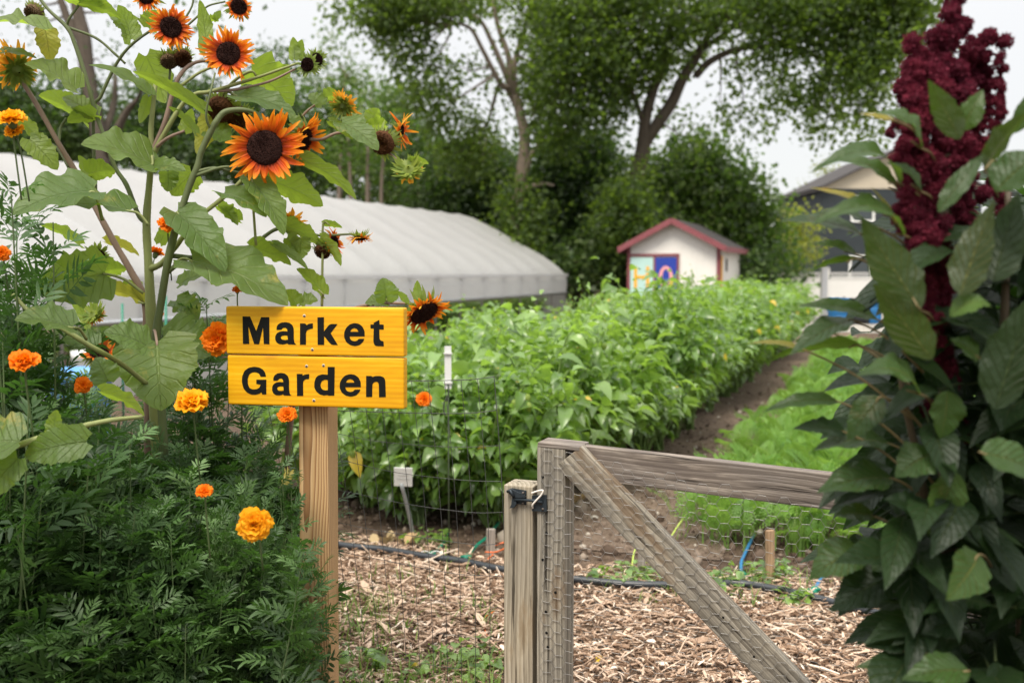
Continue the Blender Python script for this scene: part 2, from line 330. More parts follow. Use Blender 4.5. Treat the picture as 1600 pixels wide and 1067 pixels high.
# ================================================================== HIGH TUNNEL
def tunnel():
    P0 = P(885, 430, 28.2); P0[2] = 0; W2 = 3.35; RH = 3.22; HB = 1.42; BT = .93
    root = thing('high_tunnel', P0, 'long white plastic covered greenhouse tunnel behind the sunflowers', 'greenhouse')
    m, N, L = new('greenhouse_plastic'); tcn = N('ShaderNodeTexCoord')
    f = noise(N, L, mapping(N, L, tcn.outputs['Object'], (1, 1, .35)), 1.6, 6, .7); f2 = noise(N, L, tcn.outputs['Object'], 9, 3)
    col = mixc(N, L, f, (.52, .52, .52), (.66, .655, .65)); bp = bump(N, L, mth(N, L, 'ADD', f2, f), .35, .03)
    p = princ(N, L, col, .42, bp, 0, .5); t = N('ShaderNodeBsdfTranslucent'); t.inputs[0].default_value = (.8, .8, .8, 1); L(bp, t.inputs['Normal'])
    x = N('ShaderNodeMixShader'); x.inputs[0].default_value = .5; L(p, x.inputs[1]); L(t.outputs[0], x.inputs[2]); outp(N, L, x.outputs[0])
    M_pl = m; M_gal = simple('galvanised_tube', (.45, .46, .47), .4, .7, .5, 8, .1); M_hip = simple('hip_board', (.42, .41, .39), .8, 0, .2, 6, .2)
    LEN = 26.; step = 1.22
    prof = [(0, HB), (.08, .137), (.2, .295), (.42, .505), (.64, .735), (.85, .92), (1, 1)]
    fx = np.array([p[0] for p in prof]); fz = np.array([0]+[p[1] for p in prof[1:]])
    def sec(k):                                              # half section, k in 0..1 from hip to ridge
        z = HB+(RH-HB)*np.interp(k, fx, fz); return W2*k, z
    ks = np.linspace(0, 1, 15)
    half = [(0, BT), (-.015, (BT+HB)/2)]+[sec(k) for k in ks]
    full = half+[(2*W2-a, z) for a, z in half[::-1][1:]]
    full = np.array(full)
    cen = np.array([W2, 1.2])
    T = np.arange(0, LEN+.01, step/6)
    rows = []
    for t in T:
        ph = (t % step)/step; sag = 1-.017*math.sin(math.pi*ph)**.8
        q = cen+(full-cen)*sag; q[:2] = full[:2]; q[-2:] = full[-2:]
        q = q+0; q[0, 0] += .012*math.sin(t*9); 
        rows.append(np.stack([-q[:, 0], np.full(len(q), -t), q[:, 1]], -1))
    V = np.array(rows); n = V.shape[1]; Rm = ROW
    b = B(); W = V.reshape(-1, 3)@Rm.T
    i = np.arange(len(T)-1)[:, None]*n; j = np.arange(n-1)[None]
    b.add(W, np.stack([i+j, i+j+1, i+n+j+1, i+n+j], -1).reshape(-1, 4)); o = b.build('plastic_cover', M_pl, root); tag(o)
    for nm_, t, sgn in (('end_wall', 0, 1), ('end_wall', LEN, -1)):
        b = B(); q = np.vstack([full, [[2*W2, 0.02], [0, 0.02]]]); c = np.array([[W2, 1.2]]); q = np.vstack([c, q]); k = len(q)-1
        v = np.stack([-q[:, 0], np.full(len(q), -t), q[:, 1]], -1)@Rm.T
        b.add(v, np.array([[0, 1+x, 1+(x+1) % k] for x in range(k)])); b.build(nm_, M_pl, root, smooth=False)
    for t in np.arange(0, LEN+.01, step):
        b = B(); q = cen+(full-cen)*.988; q = q[1:-1]
        pts = np.vstack([[[0, 0]], q, [[2*W2, 0]]]); pts[0, 0] = .04; pts[-1, 0] -= .04
        v = np.stack([-pts[:, 0], np.full(len(pts), -t), pts[:, 1]], -1)@Rm.T
        # tube presses against the film from inside, so its line shows as a ridge
        tube(b, v, .024, 6); b.build('hoop', M_gal, root)
    for a in (.02, -(2*W2+.02)):
        b = B(); bxm(b, np.array([a, -LEN/2, HB])@Rm.T, Rm, (.03, LEN+.1, .09)); b.build('hip_board', M_pl if a > 0 else M_hip, root, smooth=False)
        b = B(); tube(b, np.array([[a, 0, BT-.015], [a, -LEN/2, BT-.03], [a, -LEN, BT-.015]])@Rm.T, .035, 8); b.build('roll_up_bar', M_gal, root)
        b = B(); bxm(b, np.array([a, -LEN/2, .13])@Rm.T, Rm, (.04, LEN+.1, .26)); b.build('base_board', M_hip, root, smooth=False)
tunnel()
# dark crop growing inside the tunnel, seen through its open side: separate bushy plants made further below
# ================================================================== SHED
def shed():
    c0 = P(1124, 425, 26.6); c0[2] = 0                    # front right corner
    W, D, H, HA = 2.5, 3.7, 2.2, 2.86; root = thing('garden_shed', c0, 'small white garden shed with maroon trim and painted doors beyond the long green row', 'shed')
    M_w = simple('white_siding', (.76, .74, .70), .7, 0, .3, 3, .07); M_t = simple('maroon_trim', (.22, .065, .075), .6, 0, .4, 9, .3); M_r = simple('shingle', (.05, .045, .045), .9, 0, .2, 20, .4)
    def q(x, y, z): return np.array([x, y, z])@ROW.T
    b = B(); pr = [(-W, 0), (0, 0), (0, H), (-W/2, HA), (-W, H)]
    v = [q(x, 0, z) for x, z in pr]+[q(x, D, z) for x, z in pr]
    b.add(v, [np.array([[0, 1, 6, 5], [1, 2, 7, 6], [2, 3, 8, 7], [3, 4, 9, 8], [4, 0, 5, 9]]), np.array([[0, 1, 2], [0, 2, 4], [2, 3, 4], [5, 7, 6], [5, 9, 7], [7, 9, 8]])])
    # vertical grooves of the siding
    for k in range(1, 17): bxm(b, q(-W+k*W/17+.0, -.004, H/2), ROW, (.012, .01, H*.98))
    for k in range(1, 24): bxm(b, q(.004, k*D/24, H/2), ROW, (.01, .012, H*.98))
    b.build('wall', M_w, root, smooth=False)
    sl = math.atan2(HA-H, W/2); ov = .2
    for s in (-1, 1):
        a = np.array([[math.cos(sl), 0, math.sin(sl)*-s], [0, 1, 0], [s*math.sin(sl), 0, math.cos(sl)]]); ln = (W/2+ov)/math.cos(sl)
        cx = -W/2+s*(W/2+ov)/2; cz = HA-(W/2+ov)/2*math.tan(sl)+.05
        R = ROW@np.array([[math.cos(sl), 0, s*math.sin(sl)], [0, 1, 0], [-s*math.sin(sl), 0, math.cos(sl)]])
        b = B(); bxm(b, q(cx, D/2, cz+.02), R, (ln, D+.5, .04)); rf = b.build('roof', M_r, root, smooth=False)
        b = B(); bxm(b, q(cx, -.275, cz-.03), R, (ln+.01, .035, .15)); b.build('rake_board', M_t, root, smooth=False)
        b = B(); bxm(b, q(-W/2+s*(W/2+ov+.012), D/2-.02, H-ov*math.tan(sl)+.015), ROW, (.03, D+.52, .15)); b.build('fascia', M_t, root, smooth=False)
    for x, y in ((-.03, -.012), (-W+.03, -.012), (.012, .04)):
        b = B(); bxm(b, q(x, y, H/2), ROW, (.09, .024, H) if y < 0 else (.024, .09, H)); b.build('corner_board', M_t, root, smooth=False)
    M_mint = simple('mint_paint', (.45, .66, .62), .5, 0, .4, 5, .08); M_blue = simple('blue_paint', (.02, .05, .34), .5, 0, .4, 5, .15)
    M_yel = simple('yellow_paint', (.85, .42, .02), .5); M_pink = simple('pink_paint', (.8, .36, .36), .5)
    y0 = -.03
    for x0, x1, mt, lt in ((-2.42, -1.78, M_mint, 'H'), (-1.72, -1.14, M_blue, 'O')):
        b = B(); bxm(b, q((x0+x1)/2, y0, .96), ROW, (x1-x0, .035, 1.88)); d = b.build('door', mt, root, smooth=False); d['label'] = 'mint door panel with a yellow letter' if lt == 'H' else 'blue door panel with a pink letter'
        b = B(); cx = (x0+x1)/2
        if lt == 'H':
            bxm(b, q(cx-.17, y0-.022, 1.37), ROW, (.085, .01, .58)); bxm(b, q(cx+.17, y0-.022, 1.37), ROW, (.085, .01, .58)); bxm(b, q(cx, y0-.022, 1.37), ROW, (.255, .008, .085)); b.build('letter', M_yel, d, smooth=False)
        else:
            th = np.linspace(0, 2*math.pi, 33); 
            vi = [q(cx+.1*math.cos(a), y0-.024, 1.37+.22*math.sin(a)) for a in th]+[q(cx+.19*math.cos(a), y0-.024, 1.37+.3*math.sin(a)) for a in th]
            b.add(vi, np.array([[i, i+1, 34+i, 33+i] for i in range(32)])); b.build('letter', M_pink, d, smooth=False)
    b = B()
    for x in (-2.455, -1.75, -1.105): bxm(b, q(x, y0-.006, .97), ROW, (.06, .045, 1.94))
    bxm(b, q(-1.78, y0-.008, 1.97), ROW, (1.42, .045, .07)); b.build('door_frame', M_t, root, smooth=False)
    b = B(); bxm(b, q(.02, .28, 1.5), ROW, (.02, .14, .9)); b.build('painted_strip', M_yel, root, smooth=False)
    b = B(); bxm(b, q(.02, 1.1, 1.7), ROW, (.03, .12, .34)); b.build('vent', M_r, root, smooth=False)
shed()
# ================================================================== HOUSE, FENCE, BARRELS (far right)
def house():
    c0 = P(1280, 425, 56); c0[2] = 0; root = thing('dark_house', c0, 'dark grey two storey house with beige gable at far right', 'house')
    M_s = simple('charcoal_siding', (.042, .05, .056), .8, 0, .2, 2, .12); M_g = simple('beige_siding', (.50, .44, .35), .8, 0, .2, 2, .06); M_r = simple('dark_roof', (.06, .055, .055), .9, 0, .2, 6, .2); M_wt = simple('white_trim', (.7, .7, .68), .6)
    M_gl = simple('window_glass', (.03, .04, .045), .12, 0, .8)
    W, D, H = 9., 9., 6.15; HA = 8.35
    b = B(); v = [(0, 0, 0), (W, 0, 0), (W, 0, H), (0, 0, H), (0, D, 0), (W, D, 0), (W, D, H), (0, D, H)]
    b.add(v, np.array([[0, 1, 2, 3], [1, 5, 6, 2], [5, 4, 7, 6], [4, 0, 3, 7]]))
    for k in range(1, 34): bxm(b, (W/2, -.012, k*H/34), np.eye(3), (W, .024, .03))
    b.build('wall', M_s, root, smooth=False)
    b = B(); b.add([(-.05, -.05, H), (W+.05, -.05, H), (W/2, -.05, HA), (-.05, D, H), (W+.05, D, H), (W/2, D, HA)], [np.array([[0, 1, 2], [3, 5, 4]]), np.array([[0, 2, 5, 3], [1, 4, 5, 2]])])
    for k in range(1, 12):
        z = H+k*(HA-H)/12; h = (HA-z)/(HA-H)*W/2; bxm(b, (W/2, -.06, z), np.eye(3), (2*h-.1, .02, .03))
    b.build('gable', M_g, root, smooth=False)
    sl = math.atan2(HA-H, W/2)
    for s in (-1, 1):
        R = np.array([[math.cos(sl), 0, s*math.sin(sl)], [0, 1, 0], [-s*math.sin(sl), 0, math.cos(sl)]]); ln = (W/2+.12)/math.cos(sl)
        b = B(); bxm(b, (W/2+s*(W/2+.12)/2, D/2, HA-(W/2+.12)/2*math.tan(sl)+.09), R, (ln, D+.9, .13)); b.build('roof', M_r, root, smooth=False)
    b = B(); tube(b, [(-.16, -.4, H-.1), (-.16, D, H-.1)], .07, 6); b.build('gutter', M_r, root)
    for x, z, ww, hh in ((2.35, 5.0, 1.2, 1.3), (5.6, 5.0, 1.2, 1.3), (2.3, 1.2, 1.2, 2.4)):
        b = B()
        for dx, dz, sx_, sz in ((-ww/2, 0, .12, hh), (ww/2, 0, .12, hh), (0, hh/2, ww+.12, .12), (0, -hh/2, ww+.12, .12)): bxm(b, (x+dx, -.055 if sx_ < .2 else -.06, z+dz), np.eye(3), (sx_, .07, sz))
        f = b.build('window', M_wt, root, smooth=False); b = B(); bxm(b, (x, -.035, z), np.eye(3), (ww, .03, hh)); b.build('pane', M_gl, f, smooth=False)
    # picket-topped vinyl fence
    M_v = simple('white_vinyl', (.60, .59, .58), .5, 0, .4, 2, .05)
    a = P(1205, 425, 44); a[2] = 0; e = P(1560, 425, 41); e[2] = 0; d = e-a; Ln = np.linalg.norm(d); d /= Ln; R = np.stack([d, np.cross(Z, d), Z], -1)
    fr = thing('vinyl_fence', a, 'long white vinyl privacy fence with small pickets along its top', 'fence')
    b = B(); bxm(b, d*Ln/2+Z*.62, R, (Ln, .04, 1.2))
    for k in range(int(Ln/.16)): bxm(b, d*(k*.16+.08)+Z*.62-R[:, 1]*.022, R, (.008, .01, 1.2), .2)
    b.build('panel', M_v, fr, smooth=False)
    b = B()
    for k in range(int(Ln/.14)): bxm(b, d*(k*.14+.07)+Z*1.36, R, (.05, .03, .24))
    b.build('picket_top', M_v, fr, smooth=False)
    b = B(); bxm(b, d*Ln/2+Z*1.25-R[:, 1]*.01, R, (Ln, .07, .07)); bxm(b, d*Ln/2+Z*1.47-R[:, 1]*.01, R, (Ln, .05, .04)); b.build('rail', M_v, fr, smooth=False)
    for k in range(0, int(Ln/2.4)+1): b = B(); bxm(b, d*k*2.4+Z*.8-R[:, 1]*.03, R, (.13, .13, 1.6)); bxm(b, d*k*2.4+Z*1.63-R[:, 1]*.03, R, (.17, .17, .05)); b.build('post', M_v, fr, smooth=False)
    # free-standing white post with climbing vine
    a = P(1287, 470, 30); zt = P(1287, 419, 30)[2]; a[2] = 0; r_ = thing('white_post', a, 'tall white post with a green vine beside the blue barrel', 'post')
    b = B(); bxm(b, (0, 0, zt/2), np.eye(3), (.17, .17, zt)); bxm(b, (0, 0, zt+.02), np.eye(3), (.21, .21, .05)); b.build('shaft', M_v, r_, smooth=False)
    # blue barrels
    M_b = simple('blue_plastic', (.01, .14, .36), .4, 0, .5, 3, .1); M_k = simple('black_plastic', (.012, .013, .015), .5)
    for px, zt_, mt, lb, rad in ((1311, 466, M_b, 'bright blue plastic barrel standing beside the white post', .31), (1343, 466, M_k, 'black plastic barrel between two blue ones by the white fence', .33), (1404, 464, M_b, 'blue plastic barrel nearly hidden behind the purple flowered plant', .31), (1362, 465, M_b, 'blue plastic barrel right of the black barrel', .28)):
        a = P(px, 470, 29); h = P(px, zt_, 29)[2]; a[2] = 0; r_ = thing('barrel', a, lb, 'barrel', 'barrels by the white fence')
        b = B(); th = np.linspace(0, 2*math.pi, 25)[:-1]; pr = [(0, .01), (.92, .01), (1, .05), (1.03, .33), (.98, .35), (1.03, .37), (1.04, .64), (.98, .66), (1.04, .68), (1, .93), (.95, 1), (.9, .985), (0, .985)]
        v = np.array([[rad*q*math.cos(t), rad*q*math.sin(t), h*z] for q, z in pr for t in th]); n = 24
        b.add(v, np.array([[i*n+j, i*n+(j+1) % n, (i+1)*n+(j+1) % n, (i+1)*n+j] for i in range(len(pr)-1) for j in range(n)])); b.build('drum', mt, r_)
        b = B(); tube(b, [(rad*.45, 0, h*.98), (rad*.45, 0, h+.035)], .04, 10); b.build('cap', M_k, r_)
house()
# ================================================================== TREES
# rhombic leaf with a fold: 4 verts as two triangles
LT = (np.array([[0, 0, 0], [-.38, .5, .1], [.38, .5, .1], [0, 1, -.12]]), [np.array([[0, 2, 1], [1, 2, 3]])], np.array([[0, 0], [-1, .5], [1, .5], [0, 1]]))
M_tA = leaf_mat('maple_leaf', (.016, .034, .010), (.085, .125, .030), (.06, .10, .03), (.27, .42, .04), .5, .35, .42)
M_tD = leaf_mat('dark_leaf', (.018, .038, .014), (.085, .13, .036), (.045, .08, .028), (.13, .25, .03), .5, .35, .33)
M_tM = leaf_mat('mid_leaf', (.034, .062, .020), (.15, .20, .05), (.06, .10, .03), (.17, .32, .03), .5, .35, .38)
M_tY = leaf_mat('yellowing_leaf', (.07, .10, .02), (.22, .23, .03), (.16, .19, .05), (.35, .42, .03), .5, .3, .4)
M_bark = simple('bark', (.10, .082, .066), .95, 0, .1, 14, .5, .05, (1, 1, .25)); M_barkp = simple('pale_bark', (.23, .185, .15), .95, 0, .1, 12, .35, .04, (1, 1, .3))
def tree(name, label, limbs, clusters, mat, bark, lsize, seed, m=42, sub=1.0, cat='tree', group=None, flat=.75, deep=.9, spread=.3, trs=1.):
    r = np.random.default_rng(seed); L3 = []
    for lm in limbs:
        pts = np.array([P(x, y, d) for x, y, d, _ in lm]); L3.append((spline(pts, 5), lin([q[3] for q in lm], (len(lm)-1)*5+1) if len(lm) > 2 else lin([q[3] for q in lm], 7)))
    base = L3[0][0][0].copy(); base[2] = 0
    root = thing(name, base, label, cat, group)
    b = B(); p0 = L3[0][0][0]
    if p0[2] > .05: L3[0] = (np.vstack([[p0[0], p0[1], -.05], L3[0][0]]), np.concatenate([[L3[0][1][0]*1.25], L3[0][1]]))
    for p, q in L3: tube(b, p, q*trs, 9, r.random())
    allp = np.vstack([p for p, _ in L3])
    lv = B()
    for cx, cy, rx, ry, dd, dens in clusters:
        c = P(cx, cy, dd); sx_ = rx*dd/FP; sz = ry*dd/FP; sy = max(sx_, sz)*deep
        vol = sx_*sz; K = max(3, int(dens*sub*rx*ry/95))
        q = nrm(r.normal(size=(K, 3)))*(r.random((K, 1))**.42)*np.array([sx_, sy, sz]); q[:, 2] += r.normal(0, .1, K)*sz; cc = c+q
        near = allp[np.argmin(np.linalg.norm(allp-c, axis=1))]
        hub = near*.35+c*.65+r.normal(0, .1, 3)*sx_
        tube(b, spline([near, near*.6+hub*.4+r.normal(0, .08, 3)*sx_, hub], 4), lin([.05, .02], 9), 5, .5, False)
        for k in range(0, K, 3):
            e = cc[k]; mid = (hub+e)/2+r.normal(0, .12, 3)*sx_
            tube(b, spline([hub, mid, e], 3), lin([.022, .006], 7), 3, .5, False)
        n = r.poisson(m, K).clip(6); off = r.normal(size=(n.sum(), 3))*spread*np.array([1, 1, flat]); cen = np.repeat(cc, n, 0)+off
        Kk = len(cen); ax = nrm(r.normal(size=(Kk, 3))+np.array([0, 0, -.55])+nrm(off)*.6); up = nrm(r.normal(size=(Kk, 3))*.7+np.array([0, 0, 1.]))
        s = lsize*r.uniform(.6, 1.35, Kk)
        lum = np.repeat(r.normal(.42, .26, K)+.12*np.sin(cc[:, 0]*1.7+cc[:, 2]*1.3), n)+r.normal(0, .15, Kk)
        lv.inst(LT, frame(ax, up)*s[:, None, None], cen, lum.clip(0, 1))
    b.build('trunk', bark, root, base); lv.build('crown', mat, root, base)
    return root
# ---- two big maples that carry the canopy over the shed
tree('maple_tree', 'tall maple whose forked grey trunk stands between tunnel and shed', [
    [(806, 400, 31, .36), (808, 330, 31, .33), (815, 270, 31, .29), (820, 220, 31, .27), (812, 175, 31, .24), (800, 130, 31, .22), (795, 90, 31, .15), (778, 40, 31, .12), (765, -20, 31, .09)],
    [(806, 150, 31, .18), (790, 115, 30.6, .15), (768, 65, 30.5, .12), (748, 30, 30.3, .09), (715, 22, 30, .06)],
    [(800, 130, 31, .15), (785, 135, 30.5, .13), (755, 80, 30, .11), (735, 45, 29.8, .09), (705, 35, 29.5, .05)],
    [(812, 180, 31, .18), (803, 110, 31, .15), (818, 50, 31.4, .12), (835, -10, 31.6, .08)],
    [(812, 300, 31, .15), (820, 275, 30.7, .13), (832, 240, 30.3, .11), (845, 222, 30.2, .05)],
    [(812, 302, 31, .14), (830, 292, 30.5, .12), (850, 288, 30.2, .1), (866, 290, 30, .05)],
    [(806, 165, 31, .13), (783, 130, 31.2, .1), (770, 165, 31.4, .09), (762, 195, 31.5, .04)]],
    [(575, 14, 55, 30, 29, 1), (620, 35, 45, 45, 29, .9), (640, 85, 38, 40, 29, .55), (668, 130, 42, 38, 29, .6), (695, 10, 45, 25, 29.5, .6), (665, -10, 110, 30, 29, 1.2), (645, 12, 60, 35, 28.6, 1), (700, 0, 60, 20, 29.6, .8), (668, 75, 20, 30, 29, .35),
     (815, 350, 45, 60, 29.6, 1.3), (800, 300, 22, 30, 29.8, .8), (680, 175, 45, 45, 30, .8), (745, 200, 40, 40, 31, .5), (650, 60, 25, 60, 29, .4), (770, 118, 22, 25, 31, .2), (715, 120, 30, 40, 30.5, .35), (770, -5, 60, 25, 31, .7), (735, 235, 60, 40, 30.5, 1.1), (850, 90, 45, 75, 31, 1), (845, 170, 45, 60, 31.5, .9),
     (845, 15, 50, 50, 31, 1)], M_tA, M_barkp, .15, 21, trs=.62, sub=1.25)
tree('maple_tree', 'great maple with leaning dark trunk directly behind the white shed', [
    [(975, 400, 30.5, .4), (985, 330, 30.5, .37), (997, 270, 30.3, .34), (1006, 225, 30.2, .33), (1008, 190, 30, .24), (1018, 150, 30, .22), (1030, 115, 30, .2), (1045, 60, 30, .15), (1050, 0, 30, .1)],
    [(1006, 225, 30.2, .28), (1030, 190, 30, .27), (1050, 160, 30, .26), (1066, 125, 29.8, .23), (1085, 95, 29.6, .2), (1105, 60, 29.4, .15), (1140, 20, 29, .1)],
    [(1088, 118, 29.8, .17), (1110, 96, 29.2, .15), (1150, 78, 28.6, .13), (1200, 72, 28, .11), (1250, 78, 27.5, .09), (1290, 95, 27, .06), (1315, 112, 27, .03)],
    [(1100, 75, 29.4, .12), (1150, 40, 28.6, .1), (1190, 5, 28, .07)], [(1008, 200, 30, .14), (985, 140, 29.6, .1), (950, 90, 29, .06)]],
    [(975, 340, 50, 70, 29, 1.4), (1000, 280, 26, 28, 29.3, .6), (905, 50, 75, 75, 29, 1.1), (900, 140, 65, 60, 29, 1), (975, 60, 65, 80, 29, 1.15), (1045, 50, 70, 55, 29.5, .85), (950, 150, 55, 55, 29.5, 1), (1010, 120, 40, 50, 30.5, .7), (1065, 70, 45, 45, 30.8, .5), (1130, 30, 70, 42, 28.5, .6), (940, -10, 130, 35, 29, 1.3), (1100, -8, 120, 30, 29, .9),
     (1210, 45, 60, 50, 27.6, .75), (1280, 40, 60, 60, 27, 1.1), (1350, 45, 60, 60, 26.5, 1.15), (1420, 25, 45, 45, 26, 1), (1240, -8, 130, 30, 27.5, 1.2), (1380, -8, 80, 30, 26, 1), (1175, 105, 45, 30, 28, .35), (1215, 145, 38, 45, 27.6, .5), (1258, 165, 42, 38, 27.2, .75), (1300, 130, 38, 55, 26.8, .65), (1372, 110, 32, 60, 26, .8), (1365, 190, 26, 36, 26, .7), (1340, 90, 40, 45, 26.5, .9), (1285, 205, 22, 20, 27, .2), (1160, 190, 35, 26, 28.5, .3), (1130, 160, 35, 24, 28.5, .22), (880, 210, 45, 40, 29.6, .9), (1068, 215, 35, 30, 29.5, .35), (1035, 170, 25, 30, 30.6, .35), (1400, 70, 40, 45, 26, .9)], M_tA, M_bark, .15, 22, trs=.68, sub=1.25)
# ---- understorey and woodland edge: each a tree of its own
und = [
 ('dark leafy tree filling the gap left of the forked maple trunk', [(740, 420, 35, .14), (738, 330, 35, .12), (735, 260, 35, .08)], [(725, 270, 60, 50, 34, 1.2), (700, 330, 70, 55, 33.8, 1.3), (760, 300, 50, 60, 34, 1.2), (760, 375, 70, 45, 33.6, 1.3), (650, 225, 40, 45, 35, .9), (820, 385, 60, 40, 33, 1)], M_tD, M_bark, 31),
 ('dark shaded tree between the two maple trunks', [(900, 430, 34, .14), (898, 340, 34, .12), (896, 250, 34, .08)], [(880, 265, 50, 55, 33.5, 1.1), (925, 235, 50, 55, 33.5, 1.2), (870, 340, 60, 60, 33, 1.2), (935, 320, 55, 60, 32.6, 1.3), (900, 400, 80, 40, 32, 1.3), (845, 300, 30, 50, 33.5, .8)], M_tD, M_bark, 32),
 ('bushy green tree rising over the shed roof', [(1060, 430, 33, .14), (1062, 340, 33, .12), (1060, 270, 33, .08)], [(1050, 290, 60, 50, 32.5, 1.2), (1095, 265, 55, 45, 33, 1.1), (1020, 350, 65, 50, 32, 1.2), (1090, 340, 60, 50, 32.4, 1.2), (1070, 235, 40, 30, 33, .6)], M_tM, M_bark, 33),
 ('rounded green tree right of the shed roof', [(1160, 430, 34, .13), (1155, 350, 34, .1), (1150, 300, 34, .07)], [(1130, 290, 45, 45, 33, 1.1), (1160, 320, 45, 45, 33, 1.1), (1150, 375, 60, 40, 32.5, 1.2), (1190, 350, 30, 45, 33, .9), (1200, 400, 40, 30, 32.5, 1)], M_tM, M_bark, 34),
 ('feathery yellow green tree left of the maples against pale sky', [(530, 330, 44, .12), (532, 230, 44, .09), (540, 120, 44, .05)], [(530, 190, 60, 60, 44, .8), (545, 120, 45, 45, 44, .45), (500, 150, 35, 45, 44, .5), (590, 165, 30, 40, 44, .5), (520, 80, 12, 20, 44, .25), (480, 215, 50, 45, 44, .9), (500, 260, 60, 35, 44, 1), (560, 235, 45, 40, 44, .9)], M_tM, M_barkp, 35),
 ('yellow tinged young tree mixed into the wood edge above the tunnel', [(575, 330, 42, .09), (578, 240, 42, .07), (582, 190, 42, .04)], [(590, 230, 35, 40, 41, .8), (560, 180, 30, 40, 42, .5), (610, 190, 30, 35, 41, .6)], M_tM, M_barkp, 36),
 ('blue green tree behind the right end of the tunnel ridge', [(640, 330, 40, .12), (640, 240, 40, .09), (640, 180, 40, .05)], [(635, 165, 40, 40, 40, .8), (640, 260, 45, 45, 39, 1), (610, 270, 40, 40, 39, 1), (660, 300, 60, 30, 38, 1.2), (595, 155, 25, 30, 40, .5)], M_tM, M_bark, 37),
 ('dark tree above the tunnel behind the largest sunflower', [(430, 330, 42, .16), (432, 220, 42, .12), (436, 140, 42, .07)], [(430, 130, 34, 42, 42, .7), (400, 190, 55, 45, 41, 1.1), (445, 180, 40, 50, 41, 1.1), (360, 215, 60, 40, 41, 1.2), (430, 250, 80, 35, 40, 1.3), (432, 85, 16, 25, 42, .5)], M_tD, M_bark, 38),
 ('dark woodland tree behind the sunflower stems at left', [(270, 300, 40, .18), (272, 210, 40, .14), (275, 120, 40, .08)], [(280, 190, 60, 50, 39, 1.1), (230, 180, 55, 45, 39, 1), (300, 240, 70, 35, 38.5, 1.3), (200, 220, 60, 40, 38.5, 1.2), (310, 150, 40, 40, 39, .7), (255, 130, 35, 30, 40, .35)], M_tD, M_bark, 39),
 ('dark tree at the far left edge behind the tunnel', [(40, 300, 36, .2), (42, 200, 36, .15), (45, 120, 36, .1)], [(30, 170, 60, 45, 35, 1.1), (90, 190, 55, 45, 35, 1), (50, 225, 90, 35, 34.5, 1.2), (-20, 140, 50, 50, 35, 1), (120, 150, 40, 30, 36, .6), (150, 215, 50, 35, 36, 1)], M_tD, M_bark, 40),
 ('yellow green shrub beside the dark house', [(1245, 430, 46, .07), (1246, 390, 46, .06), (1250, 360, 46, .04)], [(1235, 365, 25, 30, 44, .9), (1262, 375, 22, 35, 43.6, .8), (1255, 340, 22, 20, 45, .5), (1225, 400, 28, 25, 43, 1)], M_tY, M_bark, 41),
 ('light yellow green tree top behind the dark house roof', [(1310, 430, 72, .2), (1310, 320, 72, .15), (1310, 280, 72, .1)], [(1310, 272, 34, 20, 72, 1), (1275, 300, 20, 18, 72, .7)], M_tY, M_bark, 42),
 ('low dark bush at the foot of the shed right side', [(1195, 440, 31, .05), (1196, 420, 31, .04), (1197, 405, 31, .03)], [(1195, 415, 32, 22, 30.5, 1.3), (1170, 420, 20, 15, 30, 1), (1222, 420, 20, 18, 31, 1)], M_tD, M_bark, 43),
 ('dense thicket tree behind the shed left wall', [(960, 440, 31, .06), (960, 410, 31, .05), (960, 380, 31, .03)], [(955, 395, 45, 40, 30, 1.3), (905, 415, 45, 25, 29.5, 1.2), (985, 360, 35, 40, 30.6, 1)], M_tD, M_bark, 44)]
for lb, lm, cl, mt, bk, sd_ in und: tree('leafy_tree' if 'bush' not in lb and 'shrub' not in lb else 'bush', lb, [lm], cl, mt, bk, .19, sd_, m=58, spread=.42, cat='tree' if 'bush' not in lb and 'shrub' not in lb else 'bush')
# bare-stemmed, thin-leaved tree in front of the left wood
tree('tall_tree', 'tall blurred dark trunk with sparse twigs behind the left sunflower stems', [
    [(165, 330, 34, 0.26), (158, 240, 34, 0.26), (146, 170, 34, 0.24), (136, 110, 34, 0.25), (130, 60, 34, 0.26), (122, 20, 34, 0.2), (112, -40, 34, 0.16)], [(132, 70, 34, 0.2), (108, 35, 34, 0.14), (88, -20, 34, 0.1)],
    [(150, 240, 34, 0.14), (176, 170, 34.6, 0.12), (180, 130, 34.6, 0.08), (178, 105, 35, 0.06)], [(168, 240, 34, 0.18), (195, 180, 33.6, 0.12), (215, 155, 33.2, 0.06)]],
    [(60, 20, 60, 35, 34, 0.14), (200, 20, 90, 35, 35, 0.16), (300, 10, 60, 25, 18, .05), (170, 90, 40, 35, 34, 0.24), (20, 60, 40, 30, 34, 0.16), (150, 140, 45, 30, 34.4, 0.6), (50, 120, 50, 20, 34, 0.5)], M_tD, M_bark, .12, 51, m=20, spread=.5)
for i, (x0, y0, x1, y1) in enumerate(((548, 300, 543, 205), (574, 300, 575, 225), (596, 300, 603, 218), (655, 300, 650, 240), (530, 305, 533, 240))):
    a = P(x0, y0, 36); t = P(x1, y1, 36); bs = a.copy(); bs[2] = 0; r_ = thing('sapling', bs, 'pale thin bare trunk seen above the tunnel ridge', 'tree', 'pale thin trunks above the tunnel')
    b = B(); tube(b, spline([bs, a, t], 5), lin([.09, .05], 11), 6); b.build('trunk', M_barkp, r_, bs)
    lv = B(); r = np.random.default_rng(i+90); K = 260; cen = t+r.normal(size=(K, 3))*np.array([.7, .7, .6]); lv.inst(LT, frame(nrm(r.normal(size=(K, 3))), nrm(r.normal(size=(K, 3))+Z))*.16, cen, r.random(K)); lv.build('crown', M_tM, r_, bs)
